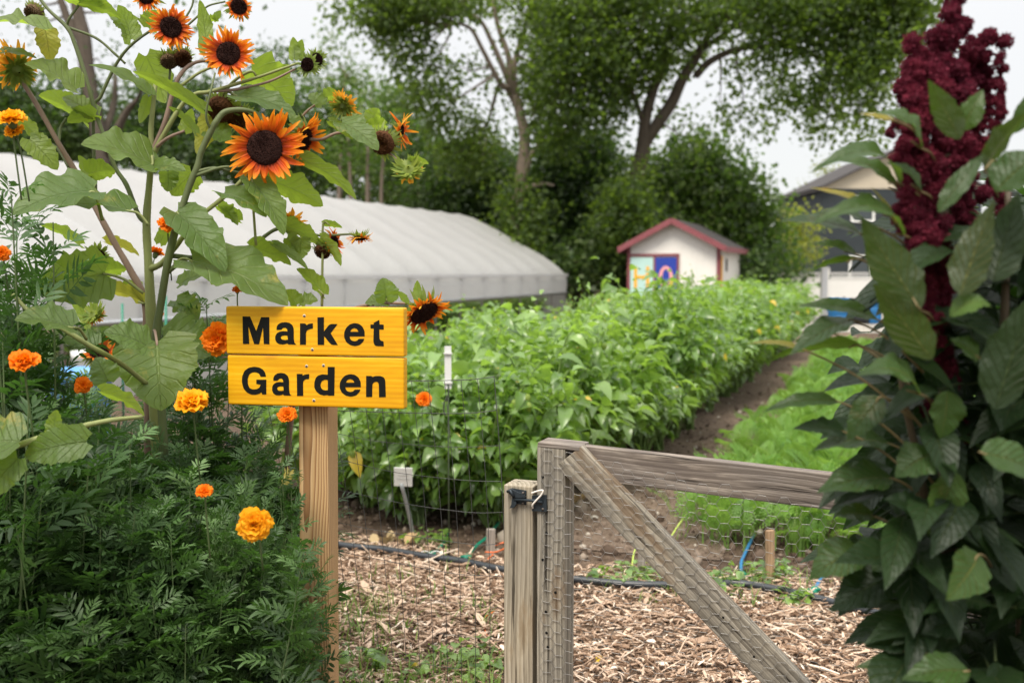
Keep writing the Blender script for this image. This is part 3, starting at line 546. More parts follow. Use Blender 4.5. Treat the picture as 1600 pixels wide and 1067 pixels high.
# far tree belt that closes the view between the trunks
def belt():
    r = np.random.default_rng(77); lv = B()
    for cx, top, d in [(x, y, 52) for x, y in zip(range(-200, 1230, 45), [235, 225, 215, 210, 205, 200, 205, 210, 205, 195, 200, 205, 200, 195, 185, 190, 185, 205, 220, 235, 250, 240, 235, 240, 235, 240, 255, 270, 280, 300, 330, 380, 400])]+[(x, 395, 66) for x in range(1230, 1700, 45)]:
        K = 46; zt = P(cx, top, d)[2]; c = P(cx, 430, d)
        cc = np.stack([c[0]+r.normal(0, 1.1, K), c[1]+r.normal(0, 1.2, K), r.uniform(.3, zt, K)], -1); n = 34
        cen = np.repeat(cc, n, 0)+r.normal(size=(K*n, 3))*.6
        lv.inst(LT, frame(nrm(r.normal(size=(K*n, 3))-.4*Z), nrm(r.normal(size=(K*n, 3))*.7+Z))*(.34*r.uniform(.6, 1.3, K*n))[:, None, None], cen, (np.repeat(r.normal(.4, .18, K), n)+r.normal(0, .12, K*n)).clip(0, 1))
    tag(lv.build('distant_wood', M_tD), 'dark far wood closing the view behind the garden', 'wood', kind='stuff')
belt()
# ================================================================== GARDEN ROWS
# ovate leaf, folded on its midrib and drooping at the tip (11 verts)
def ovate(nu=4, w=.36, fold=.12, droop=.28, tipp=1.0):
    us = np.linspace(0, 1, nu+1); v = []; uv = []
    for u in us:
        ww = w*math.sin(math.pi*min(1, u**.75))**.8 if 0 < u < 1 else 0.0
        zc = .10*math.sin(math.pi*u)-droop*u*u
        for s in (-1, 0, 1): v.append([s*ww, u, zc+abs(s)*fold*ww*2]); uv.append([s, u])
    f = [];
    for i in range(nu):
        for j in (0, 1): a = i*3+j; f.append([a, a+1, a+4, a+3])
    return np.array(v), [np.array(f)], np.array(uv)
OV4 = ovate(4); OVT = ovate(4, .27, .22, .34); OV3 = ovate(3, .34, .15, .35)
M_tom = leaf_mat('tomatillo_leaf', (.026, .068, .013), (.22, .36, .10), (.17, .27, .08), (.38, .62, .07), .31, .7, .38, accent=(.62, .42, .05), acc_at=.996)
M_stem = simple('green_stem', (.16, .24, .07), .6, 0, .3, 20, .25)
M_husk = leaf_mat('green_husk', (.30, .38, .07), (.42, .52, .10), (.3, .4, .1), (.5, .65, .12), .5, .3, .3)
M_yfl = leaf_mat('small_yellow_flower', (.75, .42, .02), (.85, .60, .03), (.7, .4, .03), (.8, .5, .02), .5, .3, .3)
def husk_mesh(r=.018):
    b = B(); n = 10; pr = [(.15, 1), (.6, .85), (.95, .4), (1, 0), (.85, -.45), (.5, -.85), (.1, -1.15)]
    v = [[r*q*math.cos(a)*(1 if k % 2 else .86), r*q*math.sin(a)*(1 if k % 2 else .86), r*1.15*z] for q, z in pr for k, a in enumerate(np.arange(n)*2*math.pi/n)]
    b.add(v, [np.array([[i*n+j, i*n+(j+1) % n, (i+1)*n+(j+1) % n, (i+1)*n+j] for i in range(len(pr)-1) for j in range(n)])], None, .5); return b
def bushy(name, H, R, nst, nleaf, ls, seed, fruits=0, flowers=10, low=.1):
    """one sprawling plant: stems, leaves set along them, husks and small flowers"""
    r = np.random.default_rng(seed); root = bpy.data.objects.new(name, None); root.empty_display_size = .1; C.objects.link(root)
    st = B(); lv = B(); tips = []
    for k in range(nst):
        a = r.uniform(0, 6.283); e = R*math.sqrt(r.uniform(.05, 1)); h = H*r.uniform(.5, 1.04)*(1-.22*(e/R)**2)
        p = spline([[r.normal(0, .03), r.normal(0, .03), 0], [.3*e*math.cos(a), .3*e*math.sin(a), h*.4], [.75*e*math.cos(a+.15), .75*e*math.sin(a+.15), h*.8], [1.08*e*math.cos(a+.2), 1.08*e*math.sin(a+.2), h*r.uniform(.88, 1.03)]], 5)
        tube(st, p, lin([.008, .003], len(p)), 5, r.random(), False); tips.append(p)
    per = nleaf//nst; C_ = []; A_ = []; 
    for p in tips:
        t = np.sort(r.beta(1.5, 1.0, per))*(1-low)+low; idx = t*(len(p)-1); i0 = idx.astype(int).clip(0, len(p)-2); q = p[i0]+(p[i0+1]-p[i0])*(idx-i0)[:, None]
        an = r.uniform(0, 6.283, per); out = np.stack([np.cos(an), np.sin(an), r.normal(.12, .3, per)], -1); offs = r.uniform(.02, .16, per)
        C_.append(q+out*offs[:, None]); A_.append(out+np.array([0, 0, -.25])+r.normal(0, .2, (per, 3)))
    c = np.vstack(C_); ax = nrm(np.vstack(A_)); K = len(c); up = nrm(r.normal(0, .5, (K, 3))+np.array([0, 0, 1.]))
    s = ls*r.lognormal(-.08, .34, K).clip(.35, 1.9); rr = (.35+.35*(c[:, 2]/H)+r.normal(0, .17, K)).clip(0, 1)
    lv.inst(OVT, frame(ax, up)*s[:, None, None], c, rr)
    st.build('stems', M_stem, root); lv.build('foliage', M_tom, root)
    if flowers:
        b = B(); K = flowers; i = r.integers(0, len(c), K); fc = c[i]+np.array([0, 0, .01]); q = nrm(r.normal(0, .5, (K*5, 3))+Z)
        az = np.tile(np.arange(5)*1.2566, K); ax2 = np.stack([np.cos(az), np.sin(az), np.full(K*5, .3)], -1)
        b.inst(OV3, frame(nrm(ax2), np.tile(Z, (K*5, 1)))*.012, np.repeat(fc, 5, 0), r.random(K*5)); b.build('flowers', M_yfl, root)
    for k in range(fruits):
        j = r.integers(0, len(c)); hb = husk_mesh(r.uniform(.017, .024)); p = c[j]*np.array([.98, .98, .9])-np.array([0, 0, .03])
        o = hb.build('husk_fruit', M_husk, root); o.location = p; o.rotation_euler = (r.normal(0, .2), r.normal(0, .2), r.uniform(0, 6))
    return root
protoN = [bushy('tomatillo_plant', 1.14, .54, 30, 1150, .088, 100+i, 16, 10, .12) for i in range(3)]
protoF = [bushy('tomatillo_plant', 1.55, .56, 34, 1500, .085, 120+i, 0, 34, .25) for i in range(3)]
for o in protoN: o['group'] = 'tomatillo plants in the long row'; o['category'] = 'plant'
for o in protoF: o['group'] = 'tomatillo plants in the long row'; o['category'] = 'plant'
first = {}
rt = random.Random(4)
def put(pr, x, y, s, label, sz=1):
    k = id(pr)
    o = pr if k not in first else copy_tree(pr); first[k] = 1
    o.location = (x, y, 0); o.rotation_euler = (0, 0, rt.uniform(0, 6.28)); o.scale = (s, s, s*sz); o['label'] = label; return o
near_lab = ['tomatillo plant nearest the latch post with green husks hanging low', 'tomatillo plant behind the white plant tag at the front of the row', 'tomatillo plant behind the grey metal stake in the fence', 'front left tomatillo plant half hidden by the yellow sign', 'tomatillo plant just behind the top corner of the gate', 'tomatillo plant spilling over the path behind the gate rail']
spots = [(-.30, .55), (-.75, .45), (-.62, 1.0), (-1.22, .75), (-.2, 1.25), (-.12, 1.9)]
for i, (a, t) in enumerate(spots):
    p = rc(a, t); put(protoN[i % 3], p[0], p[1], (1.02, .9, 1.14, 1.02, 1.14, 1.18)[i], near_lab[i])
for k_, t in enumerate(np.arange(.9, 7.5, .75)):
    p = rc(-1.78+rt.uniform(-.08, .08), t); d_ = p[1]; zt_ = CH-rt.uniform(62, 84)*d_/FP*(1 if d_ < 9 else .7); o = put(protoN[k_ % 3], p[0], p[1], .8, 'low tomatillo plant on the left side of the row beside the bare soil', 1); o.scale = (.8, .8, zt_/1.14)
t = 1.55; i = 0
while t < 14.2:
    for a in (-1.28, -.66, .02 if t > 2.4 else -.2):
        if t < 1.9 and a > -.5: continue
        p = rc(a+rt.uniform(-.1, .1), t+rt.uniform(-.15, .15)); g = min(1, t/4.2)
        far = t > 2.6
        sc_ = rt.uniform(.86, 1.12)*((.84+.16*g) if far else 1.08)*(.86 if (a < -1 and t < 7) else 1); szz = rt.uniform(.95, 1.06)
        ppx = 800+p[0]/p[1]*FP
        if 965 < ppx < 1085 and p[1] > 9: szz = min(szz, (CH-13*p[1]/FP)/(1.5*sc_))
        elif p[1] > 9: szz = min(szz, (CH-4*p[1]/FP)/(1.5*sc_))
        put((protoF if far else protoN)[i % 3], p[0], p[1], sc_, 'bushy green tomatillo plant farther back in the long row, merged with its neighbours', szz); i += 1
    t += .62 if t < 9 else .75
# shoots that stand above the row
for k, (px, py, d, lb) in enumerate([(910, 424, 9.5, 'tomatillo plant with a tall clump of leaves above the right end of the tunnel'), (1068, 412, 14, 'tall tomatillo plant in front of the blue shed door'), (1180, 415, 17, 'tall tomatillo plant right of the shed'), (955, 440, 11, 'tall tomatillo plant left of the shed doors')]):
    top = P(px, py, d); o = put(protoF[k % 3], top[0], top[1], .8, lb, 1); o.scale = (.42, .42, top[2]/1.5)
# ---- crop growing inside the tunnel
rq = np.random.default_rng(8)
O28 = P(885, 430, 28.2); O28[2] = 0; n_in = 0
for t in np.arange(1.0, 24, 1.15):
    for a in (-.75,):
        c = O28+a*Vv-t*U; o = copy_tree(protoF[n_in % 3]); n_in += 1
        o.location = (c[0], c[1], 0); o.scale = (.9, .9, .72); o.rotation_euler = (0, 0, rq.uniform(0, 6)); o.name = 'tunnel_crop_plant'
        o['label'] = 'leafy crop plant standing in the shade inside the white tunnel'; o['group'] = 'crop plants inside the tunnel'; o['category'] = 'plant'
# ---- carrots: feathery greens
def carrot():
    r = np.random.default_rng(61); segs = []
    # one frond: arching stalk with tapering side branches of narrow leaflets
    b = B(); v = []; fs = []
    def leaflet(c, a, u, L_, W_):
        s = np.cross(a, u); k = len(v); v.extend([c-s*W_*.2, c+s*W_*.2, c+a*L_*.55+s*W_, c+a*L_, c+a*L_*.55-s*W_]); fs.append([k, k+1, k+2]); fs.append([k, k+2, k+4]); fs.append([k+2, k+3, k+4])
    for tpos in np.linspace(.38, 1, 9):
        c = np.array([0, tpos*.75, .55*tpos-.45*tpos**2.4]); ln = .30*(1.18-tpos)
        for sgn in (-1, 1):
            a = nrm(np.array([sgn*1., .75, .12]))
            for q in np.linspace(.25, 1, 4):
                cc = c+a*ln*q; l2 = .085*(1.3-q)
                for s2 in (-1, 1): leaflet(cc, nrm(a+s2*np.array([-a[1], a[0], .25])*.9+r.normal(0, .15, 3)), Z, l2, .011)
            leaflet(c+a*ln, a, Z, .05, .012)
    T = (np.array(v), [np.array(fs)], np.zeros((len(v), 2)))
    # stalk strip
    K = 9000; t = r.uniform(0, 1, K)**1.35*15; a = .80+r.uniform(0, 1, K)*3.0; base = np.array([-.05, 5.2, 0])+a[:, None]*Vv+t[:, None]*U
    ok = (base[:, 1] > np.interp(base[:, 0], [.9, 1.6, 2.4, 3.6], [5.3, 5.15, 4.85, 4.6])); row = np.abs(((a-.90) % .36)-.18) < .13; k = ok & row; base = base[k]; K = len(base)
    an = r.uniform(0, 6.283, K); ax = np.stack([np.cos(an)*.75, np.sin(an)*.75, r.uniform(.35, 1.7, K)], -1); s = r.uniform(.2, .46, K)
    lv = B(); lv.inst(T, frame(nrm(ax), np.tile(Z, (K, 1))+r.normal(0, .1, (K, 3)))*s[:, None, None], base, (r.normal(.5, .22, K)).clip(0, 1))
    st = []
    sv = np.array([[-.012, 0, 0], [.012, 0, 0], [.006, .5, .22], [-.006, .5, .22], [.004, .9, .12], [-.004, .9, .12]]); sT = (sv, [np.array([[0, 1, 2, 3], [3, 2, 4, 5]])], np.zeros((6, 2)))
    lv.inst(sT, frame(nrm(ax), np.tile(Z, (K, 1)))*s[:, None, None], base, r.random(K)*.4+.5)
    m = leaf_mat('carrot_leaf', (.07, .17, .03), (.24, .40, .09), (.18, .32, .08), (.38, .62, .09), .5, .35, .4)
    tag(lv.build('carrot_greens', m), 'feathery bright green carrot tops filling the bed right of the dirt path', 'carrot greens', kind='stuff')
carrot()
# ---- onion-like upright green leaves at the right of the carrot bed
def blades(name, pts, n, hgt, spread, seed, mat, width=.006, lean=.25):
    r = np.random.default_rng(seed); b = B()
    for c in pts:
        for k in range(n):
            a = r.uniform(0, 6.28); h = hgt*r.uniform(.4, 1.15); p0 = np.array(c)+np.array([r.normal(0, spread), r.normal(0, spread), 0]); d = np.array([math.cos(a), math.sin(a), 0])*h*lean*r.uniform(.3, 1.8)
            us = np.linspace(0, 1, 5); s = np.array([-math.sin(a), math.cos(a), 0]); w_ = width*r.uniform(.6, 1.3)
            ctr = p0+d*(us**1.8)[:, None]+Z*(h*(us-.3*us**3))[:, None]; ww = w_*(1-us**2)[:, None]
            b.add(np.vstack([ctr-s*ww, ctr+s*ww]), np.array([[i, i+1, i+6, i+5] for i in range(4)]), None, r.random())
    return b
M_grass = leaf_mat('grass_blade', (.06, .12, .02), (.16, .24, .05), (.10, .18, .05), (.25, .42, .05), .5, .3, .3)
for k, (px, py, lb) in enumerate([(1262, 850, 'clump of upright green onion leaves left of the purple flowered plant'), (1245, 868, 'small tuft of upright green onion leaves behind the wooden stake'), (1288, 862, 'upright onion leaves just left of the drooping dark leaves')]):
    g = GP(px, py); r_ = thing('onion_plant', g, lb, 'plant', 'onion plants at the front of the carrot bed'); blades('x', [(0, 0, 0)], 34, .34, .035, 70+k, M_grass, .005, .18).build('leaves', M_grass, r_)
# grass and small weeds
rgs = np.random.default_rng(15)
gp = [GP(rgs.uniform(545, 640), rgs.uniform(930, 1110)) for _ in range(34)]+[GP(rgs.uniform(640, 790), rgs.uniform(1035, 1120)) for _ in range(26)]+[GP(rgs.uniform(550, 800), rgs.uniform(880, 1050)) for _ in range(14)]+[GP(rgs.uniform(890, 1400), rgs.uniform(900, 960)) for _ in range(16)]+[GP(rgs.uniform(380, 560), rgs.uniform(900, 1130)) for _ in range(46)]
tag(blades('g', gp, 9, .13, .04, 16, M_grass, .0035, .6).build('grass', M_grass), 'thin green grass blades poking through the wood chips near the yellow sign post', 'grass', kind='stuff')
def low_weed(px, py, lb, R=.13, n=60, ls=.035, seed=1, hh=.10, mat=None, name='weed', cat='weed', group='low weeds between path and wood chips'):
    r = np.random.default_rng(seed); g = GP(px, py); root = thing(name, g, lb, cat, group); b = B()
    a = r.uniform(0, 6.28, n); q = R*np.sqrt(r.random(n)); c = np.stack([q*np.cos(a), q*np.sin(a), hh*r.random(n)*(1-.5*q/R)+.012], -1)
    b.inst(OV4, frame(nrm(np.stack([np.cos(a), np.sin(a), r.normal(.1, .3, n)], -1)), nrm(r.normal(0, .3, (n, 3))+Z))*(ls*r.uniform(.6, 1.3, n))[:, None, None], c, r.random(n)); b.build('leaves', mat or M_tom, root)
    s = B()
    for k in range(0, n, 3): tube(s, [[0, 0, 0], c[k]*.6+np.array([0, 0, .015]), c[k]], .0018, 4, .5, False)
    s.build('stems', M_stem, root)
for k, a in enumerate([(975, 912, 'leafy green weed on the black pipe left of the diagonal brace', .13), (1030, 905, 'spreading weed beside the pipe behind the diagonal brace', .15), (1165, 915, 'small weed growing over the pipe at the blue drip line', .14), (1208, 905, 'small weed at the foot of the right wooden stake', .1), (1120, 925, 'thin weed on the chips under the black pipe', .09), (665, 850, 'pale green weed beside the foot of the white tag stake', .12), (760, 1045, 'leafy weed among the chips at the bottom of the fence', .16), (700, 1058, 'leafy weed at the bottom edge left of the latch post', .14), (1420, 960, 'weed at the right end of the black pipe', .12), (1240, 945, 'tiny weed on the chips below the green hose connector', .06), (570, 740, 'broad leaved weed on bare soil behind the sign post', .2), (555, 1050, 'broad weed at the bottom right of the sign post', .12)]):
    low_weed(a[0], a[1], a[2], a[3], 46, .05 if a[1] > 700 else .06, 200+k)
# dry fallen leaves
M_dry = leaf_mat('dry_leaf', (.42, .28, .14), (.62, .48, .3), (.5, .38, .24), (.4, .3, .15), .8, .2, .2)
for k, (px, py, lb) in enumerate([(903, 792, 'crumpled pale leaf lying on the path behind the gate'), (640, 858, 'crumpled cream leaf lying at the edge of the chips'), (600, 856, 'curled tan leaf lying on the chips near the hose'), (930, 1036, 'small yellow petal lying on the chips'), (1080, 660, 'pale dry leaf lying far along the path')]):
    g = GP(px, py); r = np.random.default_rng(k); root = thing('fallen_leaf', g, lb, 'leaf', 'dry leaves on the ground'); b = B()
    n = 5 if k < 3 else 1; s = .075 if k < 3 else .035; a = r.uniform(0, 6.28, n)
    b.inst(ovate(6, .34, .35, -.5), frame(np.stack([np.cos(a), np.sin(a), r.uniform(.1, .6, n)], -1), nrm(r.normal(0, .5, (n, 3))+Z))*s, np.tile([[0, 0, .02]], (n, 1))+r.normal(0, .02, (n, 3))*np.array([1, 1, .2]), r.random(n)); b.build('blade', M_dry if k != 3 else M_yfl, root)
# ================================================================== HOSES, STAKES, TAGS
M_pipe = simple('black_pipe', (.022, .026, .032), .38, 0, .5, 30, .2); M_grn = simple('green_plastic', (.0, .18, .11), .4); M_bl = simple('blue_line', (.03, .16, .34), .45); M_or = simple('orange_twine', (.75, .16, .04), .7)
def gline(pts, z=.046): return [GP(x, y, z) for x, y in pts]
b = B(); tube(b, spline(gline([(440, 836), (540, 852), (600, 858), (660, 868), (720, 876), (785, 889), (885, 903), (940, 909), (1000, 913), (1080, 913), (1150, 911), (1200, 918), (1250, 928), (1310, 943), (1390, 963), (1440, 985), (1520, 1010)]), 6), .018, 10); tag(b.build('irrigation_pipe', M_pipe), 'black plastic irrigation pipe curving across the edge of the wood chips', 'pipe')
for pts, lb, mt in (([(1160, 900), (1158, 880), (1166, 860), (1178, 835)], 'blue drip line with green connector left of the wooden stake', M_bl), ([(1272, 924), (1282, 905), (1300, 885), (1330, 850)], 'blue drip line with green connector at the dark leaves', M_bl), ([(728, 872), (745, 852), (762, 838), (780, 815)], 'dark teal drip line with green connector left of the latch post', M_grn), ([(672, 868), (690, 852), (700, 835)], 'short drip line with green valve near the white tag', M_grn)):
    c = np.array(gline(pts, .03)); root = thing('drip_line', c[0]*np.array([1, 1, 0]), lb, 'hose', 'drip lines joined to the black pipe'); b = B(); tube(b, spline(c, 5), .009, 8); b.build('hose', mt, root, root.location)
    b = B(); d = nrm(c[1]-c[0]); tube(b, [c[0]-d*.02, c[0]+d*.0, c[0]+d*.005, c[0]+d*.03, c[0]+d*.035, c[0]+d*.05], [.014, .014, .020, .020, .012, .012], 10); tube(b, [c[0]+np.array([-.03, 0, .01]), c[0]+np.array([.03, 0, .01])], .007, 6); b.build('connector', M_grn, root, root.location)
b = B(); tube(b, spline([GP(735, 882, .012), GP(752, 880, .02), GP(770, 866, .03), GP(772, 858, .05), GP(762, 855, .04), GP(785, 848, .08), GP(800, 840, .05)], 6), .004, 5); tube(b, spline([GP(758, 862, .05), GP(775, 862, .06), GP(790, 856, .1)], 5), .004, 5); tag(b.build('orange_twine', M_or), 'bright orange twine lying on the soil left of the latch post', 'twine')
b = B(); tube(b, spline([GP(772, 955, .02), GP(757, 965, .025), GP(758, 985, .02), GP(766, 1000, .015)], 6), .003, 5); tag(b.build('orange_twine', M_or), 'loop of orange twine on the chips behind the fence wires', 'twine')
b = B()
for cx in (664, 681): c = GP(cx, 868, .04); a = np.linspace(0, 6.283, 20); tube(b, np.stack([c[0]+.03*np.cos(a), c[1]+.01*np.sin(a), c[2]+.022*np.sin(a)], -1), .003, 5)
tag(b.build('wire_loop', simple('pale_wire', (.6, .6, .58), .5)), 'pale figure of eight wire loop lying near the green valve', 'wire')
# hose figure for hills: bright green garden line curving in the carrots
M_lime = simple('lime_hose', (.42, .55, .1), .45)
b = B(); tube(b, spline([GP(989, 900, .02), P(988, 880, 5.0), P(995, 855, 5.1), P(1020, 845, 5.2), P(1040, 848, 5.3), P(1060, 820, 5.4), P(1075, 800, 5.5)], 6), .004, 6); tag(b.build('green_twine', M_lime), 'thin lime green line arching over the path behind the brace', 'line')
M_stk = wood('stake_wood', (.16, .10, .06), (.30, .20, .12), (.42, .30, .19), 20, .4, knots=False); M_stkg = wood('grey_stake_wood', (.13, .115, .10), (.27, .24, .21), (.38, .34, .30), 20, .4, knots=False)
def up_stick(name, px, ptop, pbot, wpx, lb, cat, mat, group=None, dims=None, yaw=.3):
    g = GP((px[1] if isinstance(px, tuple) else px), pbot); tx = px[0] if isinstance(px, tuple) else px; d = g[1]; t = P(tx, ptop, d); w_ = wpx*d/FP
    ax = nrm(t-g); R = frame(ax[None], np.array([[math.sin(yaw), -math.cos(yaw), 0]]))[0]; R = R[:, [0, 2, 1]]; R[:, 1] *= -1
    L_ = np.linalg.norm(t-g)+.05; o = box(name, (g+t)/2-ax*.025, R, (w_, w_*.6, L_), mat, None, bev=.002); o['label'] = lb; o['category'] = cat
    if group: o['group'] = group
    return o
up_stick('wooden_stake', 1203, 828, 912, 13, 'tan wooden garden stake standing in the carrot bed front', 'stake', M_stk, 'short wooden stakes')
up_stick('wooden_stake', (1003, 1001), 862, 908, 11, 'short grey stake standing left of the diagonal brace', 'stake', M_stkg, 'short wooden stakes')
up_stick('wooden_stake', (767, 766), 826, 874, 13, 'short weathered stake in front of the row left of the latch post', 'stake', M_stkg, 'short wooden stakes')
up_stick('wooden_stake', (890, 889), 850, 893, 7, 'thin short stake near the gate stile', 'stake', M_stkg, 'short wooden stakes')
# white plant tag on a leaning metal stake
M_wh = simple('white_tag', (.62, .63, .62), .5, 0, .4, 8, .05); M_mt = simple('grey_metal', (.28, .30, .31), .45, .5, .5, 20, .15)
d = GP(648, 852)[1]; g = GP(648, 852); t1 = P(627, 755, d-.12); root = thing('plant_tag', g, 'white square plant tag on a leaning grey metal stake', 'plant tag')
b = B(); tube(b, spline([g, (g+t1)/2+np.array([.006, 0, 0]), t1], 5), .011, 8); b.build('stake', M_mt, root, g)
c = P(630, 745, d-.13); R = np.array([[1, 0, .04], [0, .95, -.3], [-.04, .3, .95]]); box('tag', c, R, (.098, .006, .112), M_wh, root, g, .0015)
b = B(); bxm(b, c+R@np.array([0, -.0042, -.01]), R, (.07, .001, .004)); bxm(b, c+R@np.array([.0, -.0042, .012]), R, (.055, .001, .003)); b.build('label_lines', simple('faded_ink', (.4, .41, .4), .7), root, g, smooth=False)
# galvanised stake holding the wire fence
d = 5.0; t1 = P(700, 541, d); g = t1.copy(); g[2] = 0; root = thing('fence_stake', g, 'flat grey metal stake behind the top wire of the fence', 'stake')
bb = P(700, 605, d); ln = t1[2]-bb[2]; box('flat_bar', (t1+bb)/2, np.eye(3), (.034, .006, ln), M_wh, root, g, .001)
b = B(); tube(b, [np.array([t1[0], t1[1]+.01, -.02]), np.array([t1[0], t1[1]+.01, bb[2]+.05])], .004, 6); tube(b, spline([P(700, 600, d-.01), P(701, 615, d-.02), P(694, 630, d-.02), P(694, 645, d-.02), P(698, 650, d-.02)], 5), .0045, 5); b.build('rod', simple('dark_rod', (.04, .055, .03), .7), root, g)
b = B()
for y, w_ in ((552, .044), (598, .044), (606, .034)): bxm(b, P(700, y, d-.01), np.eye(3), (w_, .008, .008))
b.build('clip', M_wh, root, g, smooth=False)
# blue tub and white bucket half hidden behind the marigolds
def tub(px, py, d, R_, H_, mat, lb, name='tub'):
    c = P(px, py, d); h = c[2]; root = thing(name, (c[0], c[1], 0), lb, name); b = B(); n = 24; pr = [(.78, 0), (.8, .02), (.95, .9), (1.05, .92), (1.05, 1), (.95, 1), (.9, .85), (.75, .06), (0, .05)]
    v = [[R_*q*math.cos(a), R_*q*math.sin(a), h*z] for q, z in pr for a in np.arange(n)*6.2832/n]; b.add(v, np.array([[i*n+j, i*n+(j+1) % n, (i+1)*n+(j+1) % n, (i+1)*n+j] for i in range(len(pr)-1) for j in range(n)])); b.build('body', mat, root)
    b = B(); a = np.linspace(0, math.pi, 14); tube(b, np.stack([R_*1.04*np.cos(a), -R_*.3*np.sin(a)-.02, h*.9-R_*.25*np.sin(a)], -1), .006, 5); b.build('handle', M_mt, root)
tub(122, 577, 8.0, .27, .9, simple('light_blue_plastic', (.12, .32, .66), .4), 'light blue plastic tub behind the marigold leaves at left', 'tub')
tub(138, 548, 8.9, .14, .9, M_wh, 'white bucket behind the sunflower stems above the blue tub', 'bucket')
for k, (x0, x1) in enumerate(((258, 259), (190, 191))):
    g = P(x0, 560, 9.5); t1 = P(x1, 462 if k == 0 else 474, 9.5); g[2] = 0; r_ = thing('green_stake', g, ('thin dark green plant stake right of the main sunflower stalks', 'thin green plant stake in front of the tunnel left of the main stalks')[k], 'stake'); b = B(); tube(b, [g, t1], .011, 6); b.build('rod', M_grn, r_, g)
# ================================================================== SIGN
def pine():
    m, N, L = new('fresh_pine'); tcn = N('ShaderNodeTexCoord'); ob = tcn.outputs['Object']
    wob = noise(N, L, mapping(N, L, ob, (6, 6, 1.6)), 1.0, 2); 
    cmb = N('ShaderNodeCombineXYZ'); L(mth(N, L, 'MULTIPLY', wob, .045), cmb.inputs[0]); L(mth(N, L, 'MULTIPLY', wob, .02), cmb.inputs[1])
    va = N('ShaderNodeVectorMath'); va.operation = 'ADD'; L(mapping(N, L, ob, (1, 1, .035), (.0, .075, 0)), va.inputs[0]); L(cmb.outputs[0], va.inputs[1])
    wv = N('ShaderNodeTexWave'); wv.wave_type = 'RINGS'; wv.rings_direction = 'Z'; wv.wave_profile = 'SAW'; wv.inputs['Scale'].default_value = 46; wv.inputs['Distortion'].default_value = .8; wv.inputs['Detail'].default_value = 2; L(va.outputs[0], wv.inputs['Vector'])
    fine = noise(N, L, mapping(N, L, ob, (1, 1, .02)), 300, 3, .7)
    col = ramp(N, L, wv.outputs['Fac'], [(.0, (.62, .42, .22)), (.5, (.50, .31, .14)), (.84, (.26, .12, .04)), (1, (.15, .06, .02))])
    col = mixc(N, L, .22, col, ramp(N, L, fine, [(.3, (.26, .15, .07)), (.7, (.6, .43, .26))]))
    ed = N('ShaderNodeSeparateXYZ'); L(ob, ed.inputs[0])
    am = ramp(N, L, ed.outputs[0], [(.505, (0, 0, 0)), (.525, (1, 1, 1)), (.535, (0, 0, 0))])
    col = mixc(N, L, mth(N, L, 'MULTIPLY', am, .5), col, (.55, .25, .04))
    gr = mth(N, L, 'LESS_THAN', mth(N, L, 'ABSOLUTE', mth(N, L, 'SUBTRACT', ed.outputs[2], .565)), .016)
    col = mixc(N, L, mth(N, L, 'MULTIPLY', gr, .25), col, (.25, .36, .22))
    outp(N, L, princ(N, L, col, .7, bump(N, L, mth(N, L, 'SUBTRACT', fine, wv.outputs['Fac']), .4, .001), 0, .25)); return m
def painted():
    m, N, L = new('yellow_painted_wood'); tcn = N('ShaderNodeTexCoord'); ob = tcn.outputs['Object']
    g = noise(N, L, mapping(N, L, ob, (1, 1, .03)), 150, 4, .65); g2 = noise(N, L, mapping(N, L, ob, (1, 1, .12)), 30, 3, .6, .8)
    wv = N('ShaderNodeTexWave'); wv.wave_type = 'BANDS'; wv.bands_direction = 'Y'; wv.inputs['Scale'].default_value = 22; wv.inputs['Distortion'].default_value = 5; wv.inputs['Detail'].default_value = 3; wv.inputs['Detail Scale'].default_value = 1.2; L(mapping(N, L, ob, (1, 1, .12)), wv.inputs['Vector'])
    s = mth(N, L, 'MULTIPLY_ADD', wv.outputs['Fac'], .16, mth(N, L, 'MULTIPLY_ADD', g, .5, mth(N, L, 'MULTIPLY', g2, .5)))
    col = ramp(N, L, s, [(.35, (.64, .28, .002)), (.6, (.76, .38, .003)), (.8, (.82, .46, .015))])
    vo = N('ShaderNodeTexVoronoi'); vo.inputs['Scale'].default_value = 7; L(mapping(N, L, ob, (1, 1, .5), (.2, .4, .15)), vo.inputs['Vector'])
    col = mixc(N, L, mth(N, L, 'MULTIPLY', ramp(N, L, vo.outputs['Distance'], [(.05, (1, 1, 1)), (.12, (0, 0, 0))]), .45), col, (.40, .16, .01))
    col = mixc(N, L, 1., col, ramp(N, L, noise(N, L, mapping(N, L, ob, (1, 1, .3)), 12, 4), [(.3, (.86, .82, .8)), (.65, (1.06, 1.06, 1.1))]), 'MULTIPLY')
    dirt = ramp(N, L, noise(N, L, ob, 160, 4, .7), [(.68, (0, 0, 0)), (.75, (1, 1, 1))]); col = mixc(N, L, mth(N, L, 'MULTIPLY', dirt, .35), col, (.2, .09, .02))
    outp(N, L, princ(N, L, col, .48, bump(N, L, s, .5, .0009), 0, .35)); return m
M_pine = pine(); M_yp = painted(); m_, N_, L_n = new('black_lettering'); tc_ = N_('ShaderNodeTexCoord'); st_ = noise(N_, L_n, mapping(N_, L_n, tc_.outputs['Object'], (1, 1, 5)), 60, 5, .75)
outp(N_, L_n, princ(N_, L_n, mixc(N_, L_n, ramp(N_, L_n, st_, [(.665, (0, 0, 0)), (.70, (1, 1, 1))]), (.007, .0075, .007), (.12, .09, .05)), .7, None, 0, .15)); M_ink = m_
M_screw = simple('screw_metal', (.12, .10, .09), .5, .6); M_screwr = simple('screw_ring', (.62, .5, .38), .7)
dl, dr = 2.86, 2.77
def hor(c): return np.array([c[0], c[1], 0])
